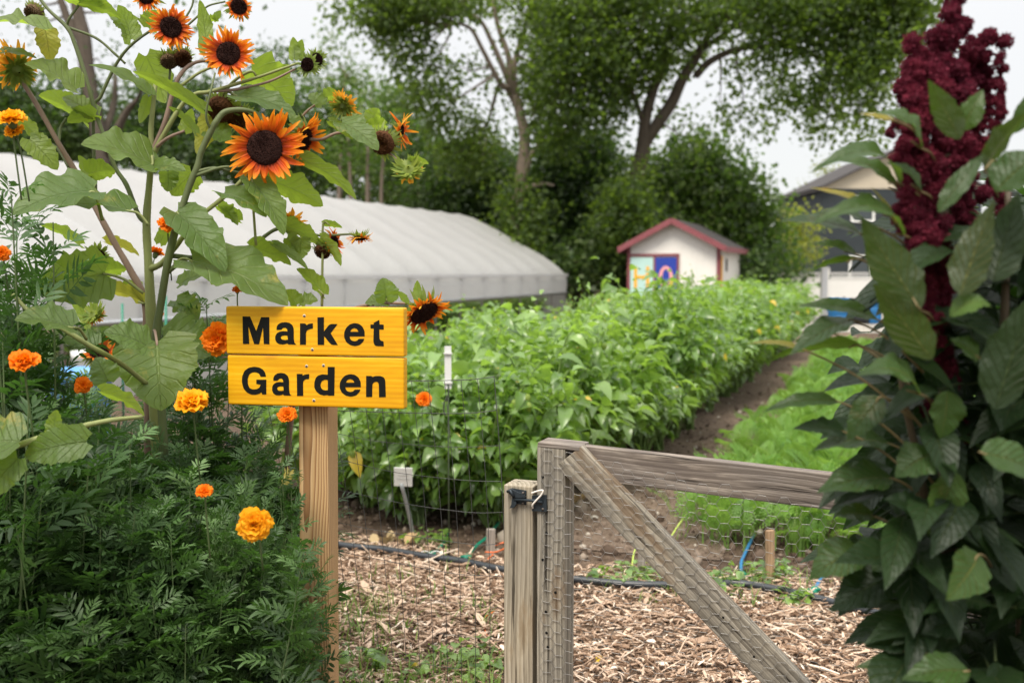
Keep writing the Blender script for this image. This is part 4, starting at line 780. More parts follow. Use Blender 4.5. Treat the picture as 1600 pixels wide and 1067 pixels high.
pl0 = P(352, 478, dl); pr0 = P(631, 481, dr); gx = nrm(hor(pr0-pl0)); sgn_n = np.cross(gx, Z)*1.0      # faces the camera
sgn_n = sgn_n if sgn_n[1] < 0 else -sgn_n
base = P(506, 640, 2.9); base[2] = 0
sign = thing('market_sign', base, 'yellow two board sign reading Market Garden on a new pine post', 'sign')
def on_sign(px, py, off=0): return PL(px, py, pl0, sgn_n)+sgn_n*off
boards = []
for (tl, tr, br, bl) in (((352, 478), (631, 481), (631, 558), (354, 553.5)), ((354, 554.6), (631, 559.2), (631, 640), (357, 632))):
    q = [on_sign(*p) for p in (tl, tr, br, bl)]; lc = (q[0]+q[3])/2; rc_ = (q[1]+q[2])/2; ax = nrm(rc_-lc); ht = (np.linalg.norm(q[0]-q[3])+np.linalg.norm(q[1]-q[2]))/2
    up = nrm(np.cross(ax, -sgn_n)*-1); up = up if up[2] > 0 else -up; yb = np.cross(ax, up)
    R = np.stack([-sgn_n, up, ax], -1)       # local z = board length, y = up
    if np.linalg.det(R) < 0: R[:, 0] *= -1
    o = box('board', (lc+rc_)/2-sgn_n*.019, R, (.038, ht-.001, np.linalg.norm(rc_-lc)), M_yp, sign, base, .006, 3); boards.append(o)
k_ = 12.308
LET = {
 'M': ([(112, 175), (258, 178), (375, 455), (470, 190), (628, 190), (630, 712), (520, 705), (505, 385), (430, 712), (335, 705), (225, 370), (242, 705), (120, 705)], None, 0),
 'a': ([(765, 435), (768, 375), (800, 325), (855, 295), (930, 285), (1010, 297), (1070, 340), (1098, 410), (1098, 600), (1110, 680), (1148, 718), (990, 715), (972, 695), (900, 715), (820, 710), (765, 675), (740, 620), (742, 555), (770, 500), (825, 468), (900, 457), (975, 465), (968, 420), (940, 393), (890, 397), (858, 435)], [(845, 582), (865, 552), (920, 540), (975, 545), (985, 620), (930, 630), (868, 620)], 1),
 'r': ([(1218, 310), (1320, 310), (1345, 345), (1390, 315), (1465, 310), (1465, 410), (1400, 420), (1345, 450), (1332, 500), (1332, 720), (1215, 720)], None, 0),
 'k': ([(75, 195), (200, 190), (200, 465), (310, 320), (462, 322), (330, 500), (468, 725), (340, 722), (205, 555), (205, 722), (80, 722)], None, 0),
 'e': ([(985, 560), (982, 460), (945, 375), (875, 318), (790, 303), (700, 325), (630, 390), (590, 480), (588, 580), (630, 670), (705, 727), (800, 747), (895, 722), (955, 660), (978, 605), (870, 605), (842, 640), (790, 655), (730, 640), (702, 600), (695, 560)], [(705, 470), (730, 420), (785, 400), (838, 420), (865, 470)], 1),
 't': ([(1155, 300), (1265, 240), (1270, 330), (1350, 335), (1350, 430), (1265, 425), (1268, 600), (1290, 640), (1345, 655), (1352, 750), (1200, 745), (1165, 715), (1150, 650), (1158, 410), (1095, 405), (1095, 330), (1160, 330)], None, 0),
 'G': ([(565, 350), (550, 275), (508, 215), (440, 172), (340, 157), (230, 175), (150, 235), (105, 340), (98, 450), (128, 570), (190, 650), (280, 693), (370, 695), (440, 675), (475, 650), (490, 690), (570, 690), (570, 405), (378, 405), (378, 490), (460, 500), (440, 555), (385, 588), (310, 595), (250, 570), (217, 500), (212, 395), (240, 305), (300, 265), (370, 263), (430, 290), (460, 350)], None, 1),
 'd': ([(272, 160), (408, 162), (400, 712), (285, 712), (270, 700), (200, 710), (120, 690), (50, 630), (15, 560), (15, 470), (38, 380), (88, 325), (170, 302), (272, 312)], [(275, 415), (215, 405), (158, 435), (132, 505), (145, 560), (180, 600), (230, 612), (275, 605)], 1),
 'n': ([(1012, 332), (1120, 335), (1135, 355), (1190, 335), (1290, 335), (1350, 362), (1380, 410), (1390, 740), (1260, 745), (1255, 480), (1222, 445), (1170, 450), (1132, 490), (1128, 738), (1010, 738)], None, 0)}
def aff(pts, s, d): 
    return None if pts is None else [(d[0]+(x-s[0])*(d[1]-d[0])/(s[1]-s[0]), d[2]+(y-s[2])*(d[3]-d[2])/(s[3]-s[2])) for x, y in pts]
LET['a2'] = tuple(aff(LET['a'][i], (740, 1150, 285, 718), (680, 1055, 275, 712)) for i in (0, 1))+(1,)
LET['r2'] = ([(1155, 295), (1265, 295), (1270, 330), (1310, 305), (1395, 298), (1392, 392), (1320, 400), (1275, 440), (1280, 718), (1160, 718)], None, 0)
LET['e2'] = tuple(aff(LET['e'][i], (590, 985, 305, 745), (505, 910, 300, 732)) for i in (0, 1))+(1,)
def smooth_poly(p):
    """round the gentle corners, keep the sharp ones"""
    out = []; n = len(p)
    for i in range(n):
        a, b_, c = np.array(p[i-1], float), np.array(p[i], float), np.array(p[(i+1) % n], float)
        u, v = nrm(a-b_), nrm(c-b_)
        if np.dot(u, v) < -.45:
            q1 = b_+(a-b_)*.25; q2 = b_+(c-b_)*.25; out += [tuple(q1), tuple(.5*b_+.25*q1+.25*q2), tuple(q2)]
        else: out.append(tuple(b_))
    return out
for li, word in ((0, [('M', 370, 480), ('a', 370, 480), ('r', 370, 480), ('k', 490, 480), ('e', 490, 480), ('t', 490, 480)]), (1, [('G', 370, 560), ('a2', 370, 560), ('r2', 370, 560), ('d', 490, 560), ('e2', 490, 560), ('n', 490, 560)])):
    for key, ox, oy in word:
        outer, hole, _ = LET[key]; loops = [smooth_poly(outer)]+([smooth_poly(hole)] if hole else [])
        pts = [p for lp in loops for p in lp]; W3 = [on_sign(ox+x/k_, oy+y/k_, .0009) for x, y in pts]
        tri = tessellate_polygon([[Vector((x, -y, 0)) for x, y in lp] for lp in loops])
        b = B(); b.add(W3, np.array([list(t) for t in tri]))
        o = b.build('letter', M_ink, None, (0, 0, 0), smooth=False); o.parent = boards[li]; o.matrix_parent_inverse = Matrix.Identity(4)
        Mi = (Matrix.Translation(Vector(base.tolist())) @ boards[li].matrix_basis).inverted(); o.matrix_basis = Mi
for x, y, li in ((475.5, 493.5, 0), (488, 546, 0), (479, 572, 1), (505.5, 571, 1), (490.5, 625.5, 1)):
    c = on_sign(x, y, .0); b = B(); R = np.stack([gx, Z, sgn_n], -1)
    tube(b, [c, c+sgn_n*.0006], .0045, 12); s1 = b.build('screw_hole', M_screwr, sign, base)
    b = B(); tube(b, [c, c+sgn_n*.0011], .0028, 10); b.build('screw', M_screw, sign, base)
ang = math.atan2(gx[1], gx[0])
pc = P(503, 760, 2.905); Rp = rot_z(ang+.02)@np.array([[1, 0, .008], [0, 1, 0], [-.008, 0, 1]])
pc = np.array([pc[0], pc[1], 0]); hp = 1.28
box('post', pc+np.array([-.008*-.0, 0, hp/2-.02])+np.array([-.012, 0.006, 0]), np.stack([Rp[:, 0], Rp[:, 1], nrm(Rp[:, 2])], -1), (.089, .089, hp+.04), M_pine, sign, base, .004, 3)
# ================================================================== LATCH POST + GATE (both square to the rows)
M_w1 = wood('weathered_post', (.13, .105, .075), (.31, .27, .205), (.47, .42, .34), 24, .85, stain=(.24, .17, .1), knots=False)
M_w2 = wood('weathered_gate', (.085, .072, .055), (.22, .20, .165), (.42, .385, .325), 24, .9, stain=(.16, .10, .055), knots=True)
M_w3 = wood('weathered_rail', (.06, .048, .042), (.165, .14, .122), (.36, .32, .285), 30, 1.0, stain=(.10, .08, .07), knots=True)
dark = simple('gate_hardware', (.035, .045, .055), .5, .5, .5, 60, .3, .0006)
fl = P(787, 757, 2.84); fr_ = fl+.089*Vv; c = fl+Vv*.0445+U*.0445; zt = fl[2]; cl = np.array([c[0], c[1], 0])
post = thing('fence_post', cl, 'square weathered pine latch post standing left of the gate', 'post')
box('shaft', np.array([c[0], c[1], zt/2-.02]), ROW, (.089, .089, zt+.04), M_w1, post, cl, .004, 3)
# latch on the post: back plate, bar, catch
def pp(px, py, off=.0): return PL(px, py, fl, -U)-U*off
ltc = thing('gate_latch', hor(pp(812, 778)), 'dark metal gate latch bolted across latch post and gate stile', 'latch')
lo = np.array(ltc.location); 
def plate(pts, off, th, name, mat, par, org):
    b = B(); n = len(pts); f = [pp(x, y, off) for x, y in pts]; g = [pp(x, y, off+th) for x, y in pts]
    tri = [list(t) for t in tessellate_polygon([[Vector((x, -y, 0)) for x, y in pts]])]
    b.add(f+g, [np.array([[n+a, n+b_, n+c_] for a, b_, c_ in tri]+[[a, c_, b_] for a, b_, c_ in tri]), np.array([[i, (i+1) % n, n+(i+1) % n, n+i] for i in range(n)])]); return b.build(name, mat, par, org, smooth=False)
plate([(800, 762), (823, 766), (823, 788), (802, 786), (806, 775)], .001, .003, 'back_plate', dark, ltc, lo)
plate([(794, 765), (800, 762), (812, 768), (822, 771), (823, 776), (806, 776), (800, 771)], .004, .010, 'catch', dark, ltc, lo)
plate([(803, 776), (809, 778), (810, 785), (806, 791), (799, 792), (802, 786)], .004, .012, 'lever', dark, ltc, lo)
b = B(); tube(b, [pp(796, 766, .016), pp(801, 764, .02), pp(806, 774, .018)], .0045, 8); b.build('thumb_piece', dark, ltc, lo)
b = B(); tube(b, [pp(806, 779, .014), pp(838, 780, .016), pp(850, 783, .016)], .0042, 8); b.build('latch_bar', dark, ltc, lo)
plate([(833, 773), (855.5, 772), (856, 798), (833, 797)], .006, .004, 'strike_plate', dark, ltc, lo)
b = B(); tube(b, spline([pp(834, 768, .02), pp(843, 765, .02), pp(852, 763.5, .022), pp(850, 770, .022), pp(842, 779, .022), pp(836, 786, .02), pp(835, 792, .014)], 5), .0028, 6); b.build('twine', simple('white_twine', (.72, .66, .6), .9), ltc, lo)
for x, y in ((819, 769), (819, 785), (847, 785), (850, 794)): b = B(); tube(b, [pp(x, y, .002), pp(x, y, .0125)], .0038, 8); b.build('bolt', M_screw, ltc, lo)
# gate
s0 = PL(839, 696, fl, -U); sx0 = P(839, 696, 2.80); org = np.array([sx0[0], sx0[1], 0]); zt = sx0[2]
gate = thing('wooden_gate', org, 'weathered grey wooden gate with diagonal brace and chicken wire', 'gate')
def gpnt(px, py, off=0): return PL(px, py, sx0, -U)-U*off     # a point on the gate's front plane
cst = sx0+Vv*.042+U*.045
box('stile', np.array([cst[0], cst[1], zt/2+.03]), ROW, (.084, .089, zt-.06), M_w2, gate, org, .003, 2)
# top rail sits behind the front plane, falls a little to the right
a = gpnt(862, 693); e = gpnt(1520, 768); ax = nrm(e-a); up = nrm(np.cross(ax, U)); up = up if up[2] > 0 else -up
R = np.stack([U, up, ax], -1); R = R if np.linalg.det(R) > 0 else np.stack([-U, up, ax], -1)
L_ = np.linalg.norm(e-a); box('top_rail', (a+e)/2-up*.050+U*.052, R, (.040, .094, L_+.0), M_w3, gate, org, .003, 2)
b_ = gpnt(845, 688); 
# cap piece over the stile
a2 = gpnt(841, 690); e2 = gpnt(905, 697); ax2 = nrm(e2-a2); up2 = nrm(np.cross(ax2, U)); up2 = up2 if up2[2] > 0 else -up2
R2 = np.stack([U, up2, ax2], -1); R2 = R2 if np.linalg.det(R2) > 0 else np.stack([-U, up2, ax2], -1)
box('cap_block', (a2+e2)/2-up2*.008+U*.045, R2, (.092, .013, np.linalg.norm(e2-a2)+.004), M_w3, gate, org, .003, 2)
# brace: front plane, cut plumb at the stile
a3 = gpnt(884, 712); e3 = gpnt(1262, 1110)
ax3 = nrm(e3-a3); up3 = nrm(np.cross(ax3, U)); up3 = up3 if up3[2] > 0 else -up3
R3 = np.stack([U, up3, ax3], -1); R3 = R3 if np.linalg.det(R3) > 0 else np.stack([-U, up3, ax3], -1)
m0, m1 = gpnt(893, 712), gpnt(1256, 1100); Lb = np.linalg.norm(m1-m0)
def cutb(bm):
    for v in bm.verts:
        if v.co.z < 0:
            v.co.z += -.012 if v.co.y < 0 else .0
br = box('diagonal_brace', (m0+m1)/2+U*.020-up3*.004, R3, (.040, .092, Lb), M_w2, gate, org, .003, 2, cutb)
# bottom rail and hinge stile (below / beyond the plants, so the gate is whole)
zb = .16; hs = gpnt(1520, 772); hw = np.array([hs[0], hs[1], 0]); 
a4 = org+Vv*.084; L4 = np.linalg.norm(hw-a4); box('bottom_rail', (a4+hw)/2+U*.052+Z*zb, np.stack([U, Z, Vv], -1) if np.linalg.det(np.stack([U, Z, Vv], -1)) > 0 else np.stack([-U, Z, Vv], -1), (.040, .089, L4), M_w3, gate, org, .003, 2)
box('stile', hw+U*.045+Z*(hs[2]/2+.03)+Vv*.03, ROW, (.084, .089, hs[2]-.06), M_w2, gate, org, .003, 2)
for x, y in ((848, 745), (848, 793), (854, 832), (848, 874), (853, 955), (868, 925), (854, 988), (856, 1010), (1130, 964), (1178, 1025)):
    q = gpnt(x, y, .0004); b = B(); tube(b, [q, q-U*.0008], .004 if x < 900 else .0032, 8); b.build('nail_hole', M_ink, gate, org)
# chicken wire over the front of the gate, slightly off the wood and uneven
def hexwire():
    r = np.random.default_rng(31); b = B(); s = .0195; hx = s*1.05; w0, w1 = .006, 1.18; z0, z1 = .12, zt-.012; Wd = 1.732*s; Hd = 3*s
    def bulge(x, z): return .0035+.006*max(0, math.sin(x*5+.4)*math.sin(z*7+x*3))*(1 if x > .1 else .15)
    def W(x, z):
        zz = z-.022*max(0, x-.1); jx = .0035*math.sin(z*31+x*17)+.003*math.sin(z*11-x*23); jz = .003*math.sin(x*37+z*13)
        p = org+Vv*(x+jx); p = np.array([p[0], p[1], zz+jz]); return p-U*bulge(x, zz)
    nx = int((w1-w0)/(Hd)); nz_ = int((z1-z0)/Wd)
    # rotated hexagons: twists run across
    for j in range(nz_+1):
        for i in range(int((w1-w0)/(1.5*s))+1):
            cx = w0+i*1.5*s; cz = z0+j*Wd+(Wd/2 if i % 2 else 0)
            if cz > z1-.12*max(0, cx-.0)*1.0: continue
            V6 = [(cx+s*math.cos(k*math.pi/3), cz+s*math.sin(k*math.pi/3)) for k in range(6)]
            for k in (0, 1, 2):
                p, q = V6[k], V6[k+1]; 
                if p[0] < w0-.004 or q[0] < w0-.004: continue
                tw = k == 1; tube(b, [W(*p), W((p[0]+q[0])/2, (p[1]+q[1])/2+(0)), W(*q)], (.0009 if tw else .00055), 3, r.random(), False)
    return b
M_wire = simple('galvanised_wire', (.30, .29, .28), .5, .6, .5, 40, .35)
o = hexwire().build('chicken_wire', M_wire, gate, org); tag(o)
# ================================================================== WELDED WIRE FENCE running back to the left from the latch post
M_wire2 = simple('fence_wire', (.10, .10, .10), .5, .6, .5, 40, .4)
fo = fl+U*.06-Vv*.002
fence = thing('wire_fence', hor(fo), 'welded wire mesh fence running left from the latch post behind the sign', 'fence'); fv = np.array(fence.location)
def fp(px, py): return PL(px, py, fo, -U)
rows_ = [[(380, 588), (520, 593), (632, 595), (690, 594.5), (735, 593), (772, 588.5)], [(380, 632), (520, 641), (640, 645), (700, 646), (740, 645), (775, 641)], [(380, 655), (500, 672), (580, 688), (650, 695), (700, 698), (740, 698), (780, 696)], [(380, 680), (480, 704), (552, 723), (619, 738), (693, 747), (740, 751), (784, 752)], [(380, 725), (470, 752), (556, 771), (634, 787), (712, 798), (750, 801), (785, 800)], [(380, 770), (470, 800), (556, 822), (650, 838), (720, 848), (752, 851), (786, 849)], [(380, 812), (470, 845), (540, 863), (600, 875), (660, 887), (720, 897), (786, 900)], [(380, 860), (470, 892), (560, 915), (660, 935), (786, 950)], [(380, 905), (470, 938), (560, 962), (660, 985), (786, 1001)], [(380, 950), (470, 985), (560, 1012), (660, 1036), (786, 1053)], [(380, 1000), (560, 1060), (786, 1104)]]
b = B()
for k, rw in enumerate(rows_): tube(b, spline([fp(*q) for q in rw], 5), .00125 if k < 2 else (.0009 if k < 7 else .0006), 4, .5, False)
b.build('horizontal_wires', M_wire2, fence, fv)
b = B()
for k in range(16):
    xt = 772-25.8*k; xb = 786-21.6*k+ (0 if k else 0); 
    def xx(t, c=0): return xt+(xb-xt)*t+ (9*(1-k/16)*math.sin(math.pi*t))
    yt = 589+2.3*min(k, 3)
    if xt > 632 or xt < 360 or True: tube(b, spline([fp(xx(t), yt+(1104-yt-k*10)*t) for t in np.linspace(0, 1, 9)], 3), .0009 if k else .0013, 4, .5, False)
b.build('vertical_wires', M_wire2, fence, fv)
# ================================================================== BIG LEAVES (sunflower, amaranth)
def bigleaf(b, base, tip, w_, nh, arch=.12, fold=.15, lobe=.12, wav=.06, prof='heart', nu=12, nv=8, seed=0, rnd=.5, curl=0):
    r = np.random.default_rng(seed); base = np.asarray(base, float); tip = np.asarray(tip, float); A = tip-base; L_ = np.linalg.norm(A); a = A/L_
    n = nrm(nh-np.dot(nh, a)*a); s = np.cross(a, n); us = np.linspace(0, 1, nu+1); vs = np.linspace(-1, 1, nv+1); ph = r.uniform(0, 6.28, 4); V = []; UV = []; jag = r.uniform(-.07, .07, nu+1)
    for u in us:
        if prof == 'heart': pw_ = (min(1, (u*5+.12))**.5)*(1-u)**.62*1.55*(.5+.5*min(1, u*6+.3)) if u < 1 else 0; pw_ = min(pw_, 1.0)
        elif prof == 'pointed': pw_ = math.sin(math.pi*u**.78)**.9*(1-.35*u) *1.18 if u < 1 else 0
        elif prof == 'lance': pw_ = math.sin(math.pi*u**.8)**.85 if u < 1 else 0
        else: pw_ = math.sin(math.pi*u**.72)**.75 if u < 1 else 0
        z0 = arch*L_*4*u*(1-u)*.9-curl*L_*u**3
        for v in vs:
            av = abs(v); ww = w_*pw_*(1+(.045*math.sin(u*34+ph[0])+jag[int(round(u*nu))])*(av**2))
            back = lobe*L_*av**1.5*max(0, 1-u*3.2)**1.5
            rip = wav*w_*(math.sin(u*17+ph[1]+v*1.4)*av**1.5+.4*math.sin(u*29+ph[2]-v*2)*av)*math.sin(math.pi*min(1, u*1.05+.08))
            V.append(base+a*(u*L_-back)+s*v*ww+n*(z0+fold*ww*av**1.2*2-.25*fold*ww*av**3*2+rip)); UV.append([v, u])
    m_ = nv+1; f = [[i*m_+j, i*m_+j+1, (i+1)*m_+j+1, (i+1)*m_+j] for i in range(nu) for j in range(nv)]
    b.add(V, np.array(f), UV, rnd)
M_sun = leaf_mat('sunflower_leaf', (.058, .115, .032), (.20, .26, .035), (.15, .21, .05), (.42, .60, .05), .5, .45, .40, vein=7.5, vcol=(.22, .30, .13), spots=(.28, .24, .05))
M_suny = leaf_mat('yellowing_sunflower_leaf', (.20, .22, .04), (.38, .36, .06), (.32, .33, .06), (.55, .55, .06), .5, .3, .4, vein=7.5, vcol=(.35, .38, .12), spots=(.35, .18, .04))
M_stalk = simple('sunflower_stalk', (.21, .235, .085), .6, 0, .35, 26, .35, .002, (1, 1, .3)); M_stalkp = simple('pinkish_stalk', (.22, .15, .115), .6, 0, .35, 26, .3, .002, (1, 1, .3)); M_stalkd = simple('olive_stalk', (.10, .125, .05), .6, 0, .35, 26, .3, .002, (1, 1, .3))
def petal_mat():
    m, N, L = new('sunflower_petal'); ua = N('ShaderNodeAttribute'); ua.attribute_name = 'uvp'; sp = N('ShaderNodeSeparateXYZ'); L(ua.outputs['Vector'], sp.inputs[0]); at = N('ShaderNodeAttribute'); at.attribute_name = 'rnd'
    f = mth(N, L, 'ADD', sp.outputs[1], mth(N, L, 'MULTIPLY_ADD', at.outputs['Fac'], .5, -.25)); tcn = N('ShaderNodeTexCoord'); f = mth(N, L, 'ADD', f, mth(N, L, 'MULTIPLY_ADD', noise(N, L, tcn.outputs['Object'], 60, 3), .3, -.15))
    col = ramp(N, L, f, [(.05, (.22, .022, .005)), (.4, (.60, .075, .004)), (.72, (.80, .20, .008)), (1, (.88, .36, .02))])
    geo = N('ShaderNodeNewGeometry'); col = mixc(N, L, geo.outputs['Backfacing'], col, (.82, .42, .04))
    # fine lengthwise ribs
    rb = mth(N, L, 'SINE', mth(N, L, 'MULTIPLY', sp.outputs[0], 9)); p = princ(N, L, col, .55, bump(N, L, rb, .35, .001), 0, .25); t = N('ShaderNodeBsdfTranslucent'); L(mixc(N, L, .5, col, (.95, .38, .02)), t.inputs[0])
    x = N('ShaderNodeMixShader'); x.inputs[0].default_value = .38; L(p, x.inputs[1]); L(t.outputs[0], x.inputs[2]); outp(N, L, x.outputs[0]); return m
M_pet = petal_mat()
def disc_mat(name, c1, c2):
    m, N, L = new(name); tcn = N('ShaderNodeTexCoord'); vo = N('ShaderNodeTexVoronoi'); vo.inputs['Scale'].default_value = 340; L(tcn.outputs['Object'], vo.inputs['Vector'])
    outp(N, L, princ(N, L, mixc(N, L, vo.outputs['Distance'], c2, c1), .9, bump(N, L, mth(N, L, 'MULTIPLY', vo.outputs['Distance'], -1), 1, .003), 0, .12)); return m
M_disc = disc_mat('dark_seed_disc', (.010, .006, .006), (.055, .022, .016)); M_discb = disc_mat('brown_seed_disc', (.045, .02, .010), (.15, .065, .028)); M_dryh = disc_mat('dried_head', (.06, .035, .022), (.26, .18, .10))
M_sep = leaf_mat('sepal', (.10, .17, .03), (.22, .28, .05), (.18, .24, .06), (.35, .45, .06), .5, .3, .35); M_floret = simple('orange_floret', (.7, .28, .03), .7)
def facing(f): f = nrm(np.array(f, float)); x = nrm(np.cross(f, Z) if abs(f[2]) < .95 else np.array([1., 0, 0])); return np.stack([x, np.cross(f, x), f], -1)
def head(root, org, px, py, d, Rp, Rd, face, style, seed, lab=None, npet=34):
    """flower head at photo size: Rp, Rd in photo px at that distance; face = direction it looks"""
    r = np.random.default_rng(seed); c = P(px, py, d); k = d/FP; Rp *= k; Rd *= k; F = facing(face)
    if F[1, 1] < 0 and False: pass
    b = B(); n = 28; pr = [(1.02, -.28), (1.05, -.1), (1.0, .02), (.85, .13), (.6, .17), (.3, .13), (.0, .10)]; dome = {'full': 1, 'spent': 1.1, 'seed': 2.6, 'side': 1, 'back': .8}[style]
    v = [F@np.array([Rd*q*math.cos(a)*(1+.03*math.sin(3*a+seed)), Rd*q*math.sin(a), Rd*z*dome])+c for q, z in pr for a in np.arange(n)*6.2832/n]
    b.add(v, np.array([[i*n+j, i*n+(j+1) % n, (i+1)*n+(j+1) % n, (i+1)*n+j] for i in range(len(pr)-1) for j in range(n)]), None, .5)
    # bristly florets standing on the disc
    K = 500; q = np.sqrt(r.random(K)); a = r.uniform(0, 6.283, K); z = np.interp(q, [0, .3, .6, .85, 1], [.10, .13, .17, .13, .02])*dome
    pos = np.stack([Rd*q*np.cos(a), Rd*q*np.sin(a), Rd*z], -1)@F.T+c; ax = nrm(np.stack([.5*q*np.cos(a), .5*q*np.sin(a), np.ones(K)], -1)+r.normal(0, .25, (K, 3)))@F.T
    b.inst(LT, frame(ax, nrm(r.normal(size=(K, 3))))*(.0038 if style != 'seed' else .005), pos, r.random(K))
    mat = {'full': M_disc, 'spent': M_disc, 'seed': M_discb, 'side': M_disc, 'back': M_disc}[style]
    h = b.build('flower_head', mat if lab != 'dry' else M_dryh, root, org)
    if lab and lab != 'dry': h['label'] = lab
    if lab == 'dry': h['label'] = 'dried brown seed head'
    if style in ('full', 'side', 'back'):
        b = B(); np_ = npet
        for layer in (0, 1):
            for i in range(np_):
                az = (i+.5*layer+r.normal(0, .22))*6.2832/np_; L_ = (Rp-Rd*.8)*r.uniform(.55, 1.18)*(1 if layer else .92)*(1+.08*math.sin(az*2+seed)); wd = Rp*.066*r.uniform(.75, 1.25)*(34/np_)**.5
                rad = np.array([math.cos(az), math.sin(az), 0]); tan = np.array([-math.sin(az), math.cos(az), 0]); lift = r.normal(.10 if layer else .28, .16); drp = r.normal(0, .34); sw = r.normal(0, .42)
                us = np.linspace(0, 1, 7); P_ = []; UV = []
                for u in us:
                    ww = wd*(math.sin(math.pi*min(.97, u*.86+.10))**.7); z = L_*(lift*u+drp*u*u)-.05*Rd; rr = Rd*.86+L_*u*(1-.10*abs(lift))
                    for v_ in (-1, 0, 1): P_.append(F@(rad*rr+tan*(v_*ww+sw*L_*u*u*.5)+np.array([0, 0, z+abs(v_)*ww*.55*r.uniform(.3, 1)]))+c); UV.append([v_, u])
                b.add(P_, np.array([[q*3+j+3, q*3+j+4, q*3+j+1, q*3+j] for q in range(6) for j in (0, 1)]), UV, r.random())
        b.build('petals', M_pet, h, org)
    b = B(); ns = 26; Ls = {'full': .55, 'spent': .75, 'seed': .5, 'side': .8, 'back': 1.0}[style]*Rd*1.2+.004
    for lay in range(2 if style in ('full', 'seed') else 3):
        for i in range(ns):
            az = (i+r.normal(0, .3))*6.2832/ns; rad = np.array([math.cos(az), math.sin(az), 0]); tan = np.array([-math.sin(az), math.cos(az), 0]); tl = -r.uniform(.0, .9) if style != 'spent' else r.uniform(-.5, .7); l = Ls*r.uniform(.5, 1.2); w_ = .16*l
            p0 = rad*Rd*(1.0-.22*lay)+np.array([0, 0, -Rd*(.2+.12*lay)])
            b.add([F@(p0-tan*w_)+c, F@(p0+tan*w_)+c, F@(p0+(rad+np.array([0, 0, tl]))*l*.6+tan*w_*.8)+c, F@(p0+(rad+np.array([0, 0, tl*1.3]))*l)+c, F@(p0+(rad+np.array([0, 0, tl]))*l*.6-tan*w_*.8)+c], [np.array([[0, 1, 2], [0, 2, 4], [2, 3, 4]])], None, r.random())
    # green cup behind
    v = [F@np.array([Rd*q*math.cos(a), Rd*q*math.sin(a), Rd*z])+c for q, z in [(1.0, -.2), (.85, -.42), (.5, -.6), (.18, -.8), (.14, -1.0)] for a in np.arange(14)*6.2832/14]
    b.add(v, np.array([[i*14+j, i*14+(j+1) % 14, (i+1)*14+(j+1) % 14, (i+1)*14+j] for i in range(4) for j in range(14)]), None, .5)
    b.build('sepals', M_sep, h, org)
    return h
def stalk(root, org, pts, mat, name='stem'):
    p = np.array([P(x, y, d) for x, y, d, _ in pts]); q = spline(p, 6); rr = np.interp(np.linspace(0, 1, len(q)), np.linspace(0, 1, len(pts)), [a[3]*a[2]/FP for a in pts])
    t = np.linspace(0, 1, len(q)); rr = rr*(1+.05*np.sin(t*40)+.03*np.sin(t*97)); b = B(); tube(b, q, rr, 9)
    g_ = np.random.default_rng(int(pts[0][0]+pts[-1][1])); K = int(60*np.linalg.norm(np.diff(q, axis=0), axis=1).sum()/.1); i_ = g_.integers(0, len(q)-1, K); d_ = nrm(g_.normal(size=(K, 3)))
    c_ = q[i_]+(q[i_+1]-q[i_])*g_.random((K, 1)); b.inst(LT, frame(d_, nrm(g_.normal(size=(K, 3))))*np.array([.12, 1, .12])*(.0016+rr[i_]*1.25)[:, None, None], c_, np.full(K, .8)); return b.build(name, mat, root, org)
NF = {'p': (.1, -.55, .8), 'g': (-.05, .62, .75), 'u': (0, .05, 1.), 'd': (.25, -.85, .35), 'v': (.25, .95, .15)}
def leaf_px(root, org, bx, by, tx, ty, w_, d, dd=0., mode='p', rnd=.3, stem=None, mat=None, prof='heart', arch=.1, fold=.17, wav=.13, sd=None, name='leaf', lobe=.12, pet_r=2.2, pmat=None, curl=0, lab=None):
    sd = int(bx*7+ty*3) if sd is None else sd; rr = np.random.default_rng(sd)
    a = P(bx, by, d); t = P(tx, ty, d+dd); A = nrm(t-a); n = np.array(NF[mode], float)+rr.normal(0, .12, 3); n = nrm(n-np.dot(n, A)*A); s = np.cross(A, n)
    # real half width from the seen half width, allowing for the blade's tilt
    vis = max(.38, math.sqrt(s[0]**2+s[2]**2)); half = min((w_/2)*d/FP/vis, np.linalg.norm(t-a)*.62)
    b = B(); bigleaf(b, a, t, half, n, arch, fold, lobe, wav, prof, 24, 8, sd, rnd, curl)
    o = b.build(name, mat or M_sun, root, org)
    if lab: o['label'] = lab
    if stem:
        e = P(stem[0], stem[1], stem[2] if len(stem) > 2 else d+.02); m_ = (a+e)/2+np.array([0, 0, .012]); b = B(); tube(b, spline([e, m_, a, a+A*.02], 5), lin([pet_r*1.25*d/FP, pet_r*.8*d/FP], 16), 6)
        b.build('petiole', pmat or M_stalk, o, org)
    return o
# ================================================================== SUNFLOWERS
def O_(px, d): c = P(px, 700, d); return np.array([c[0], c[1], 0])
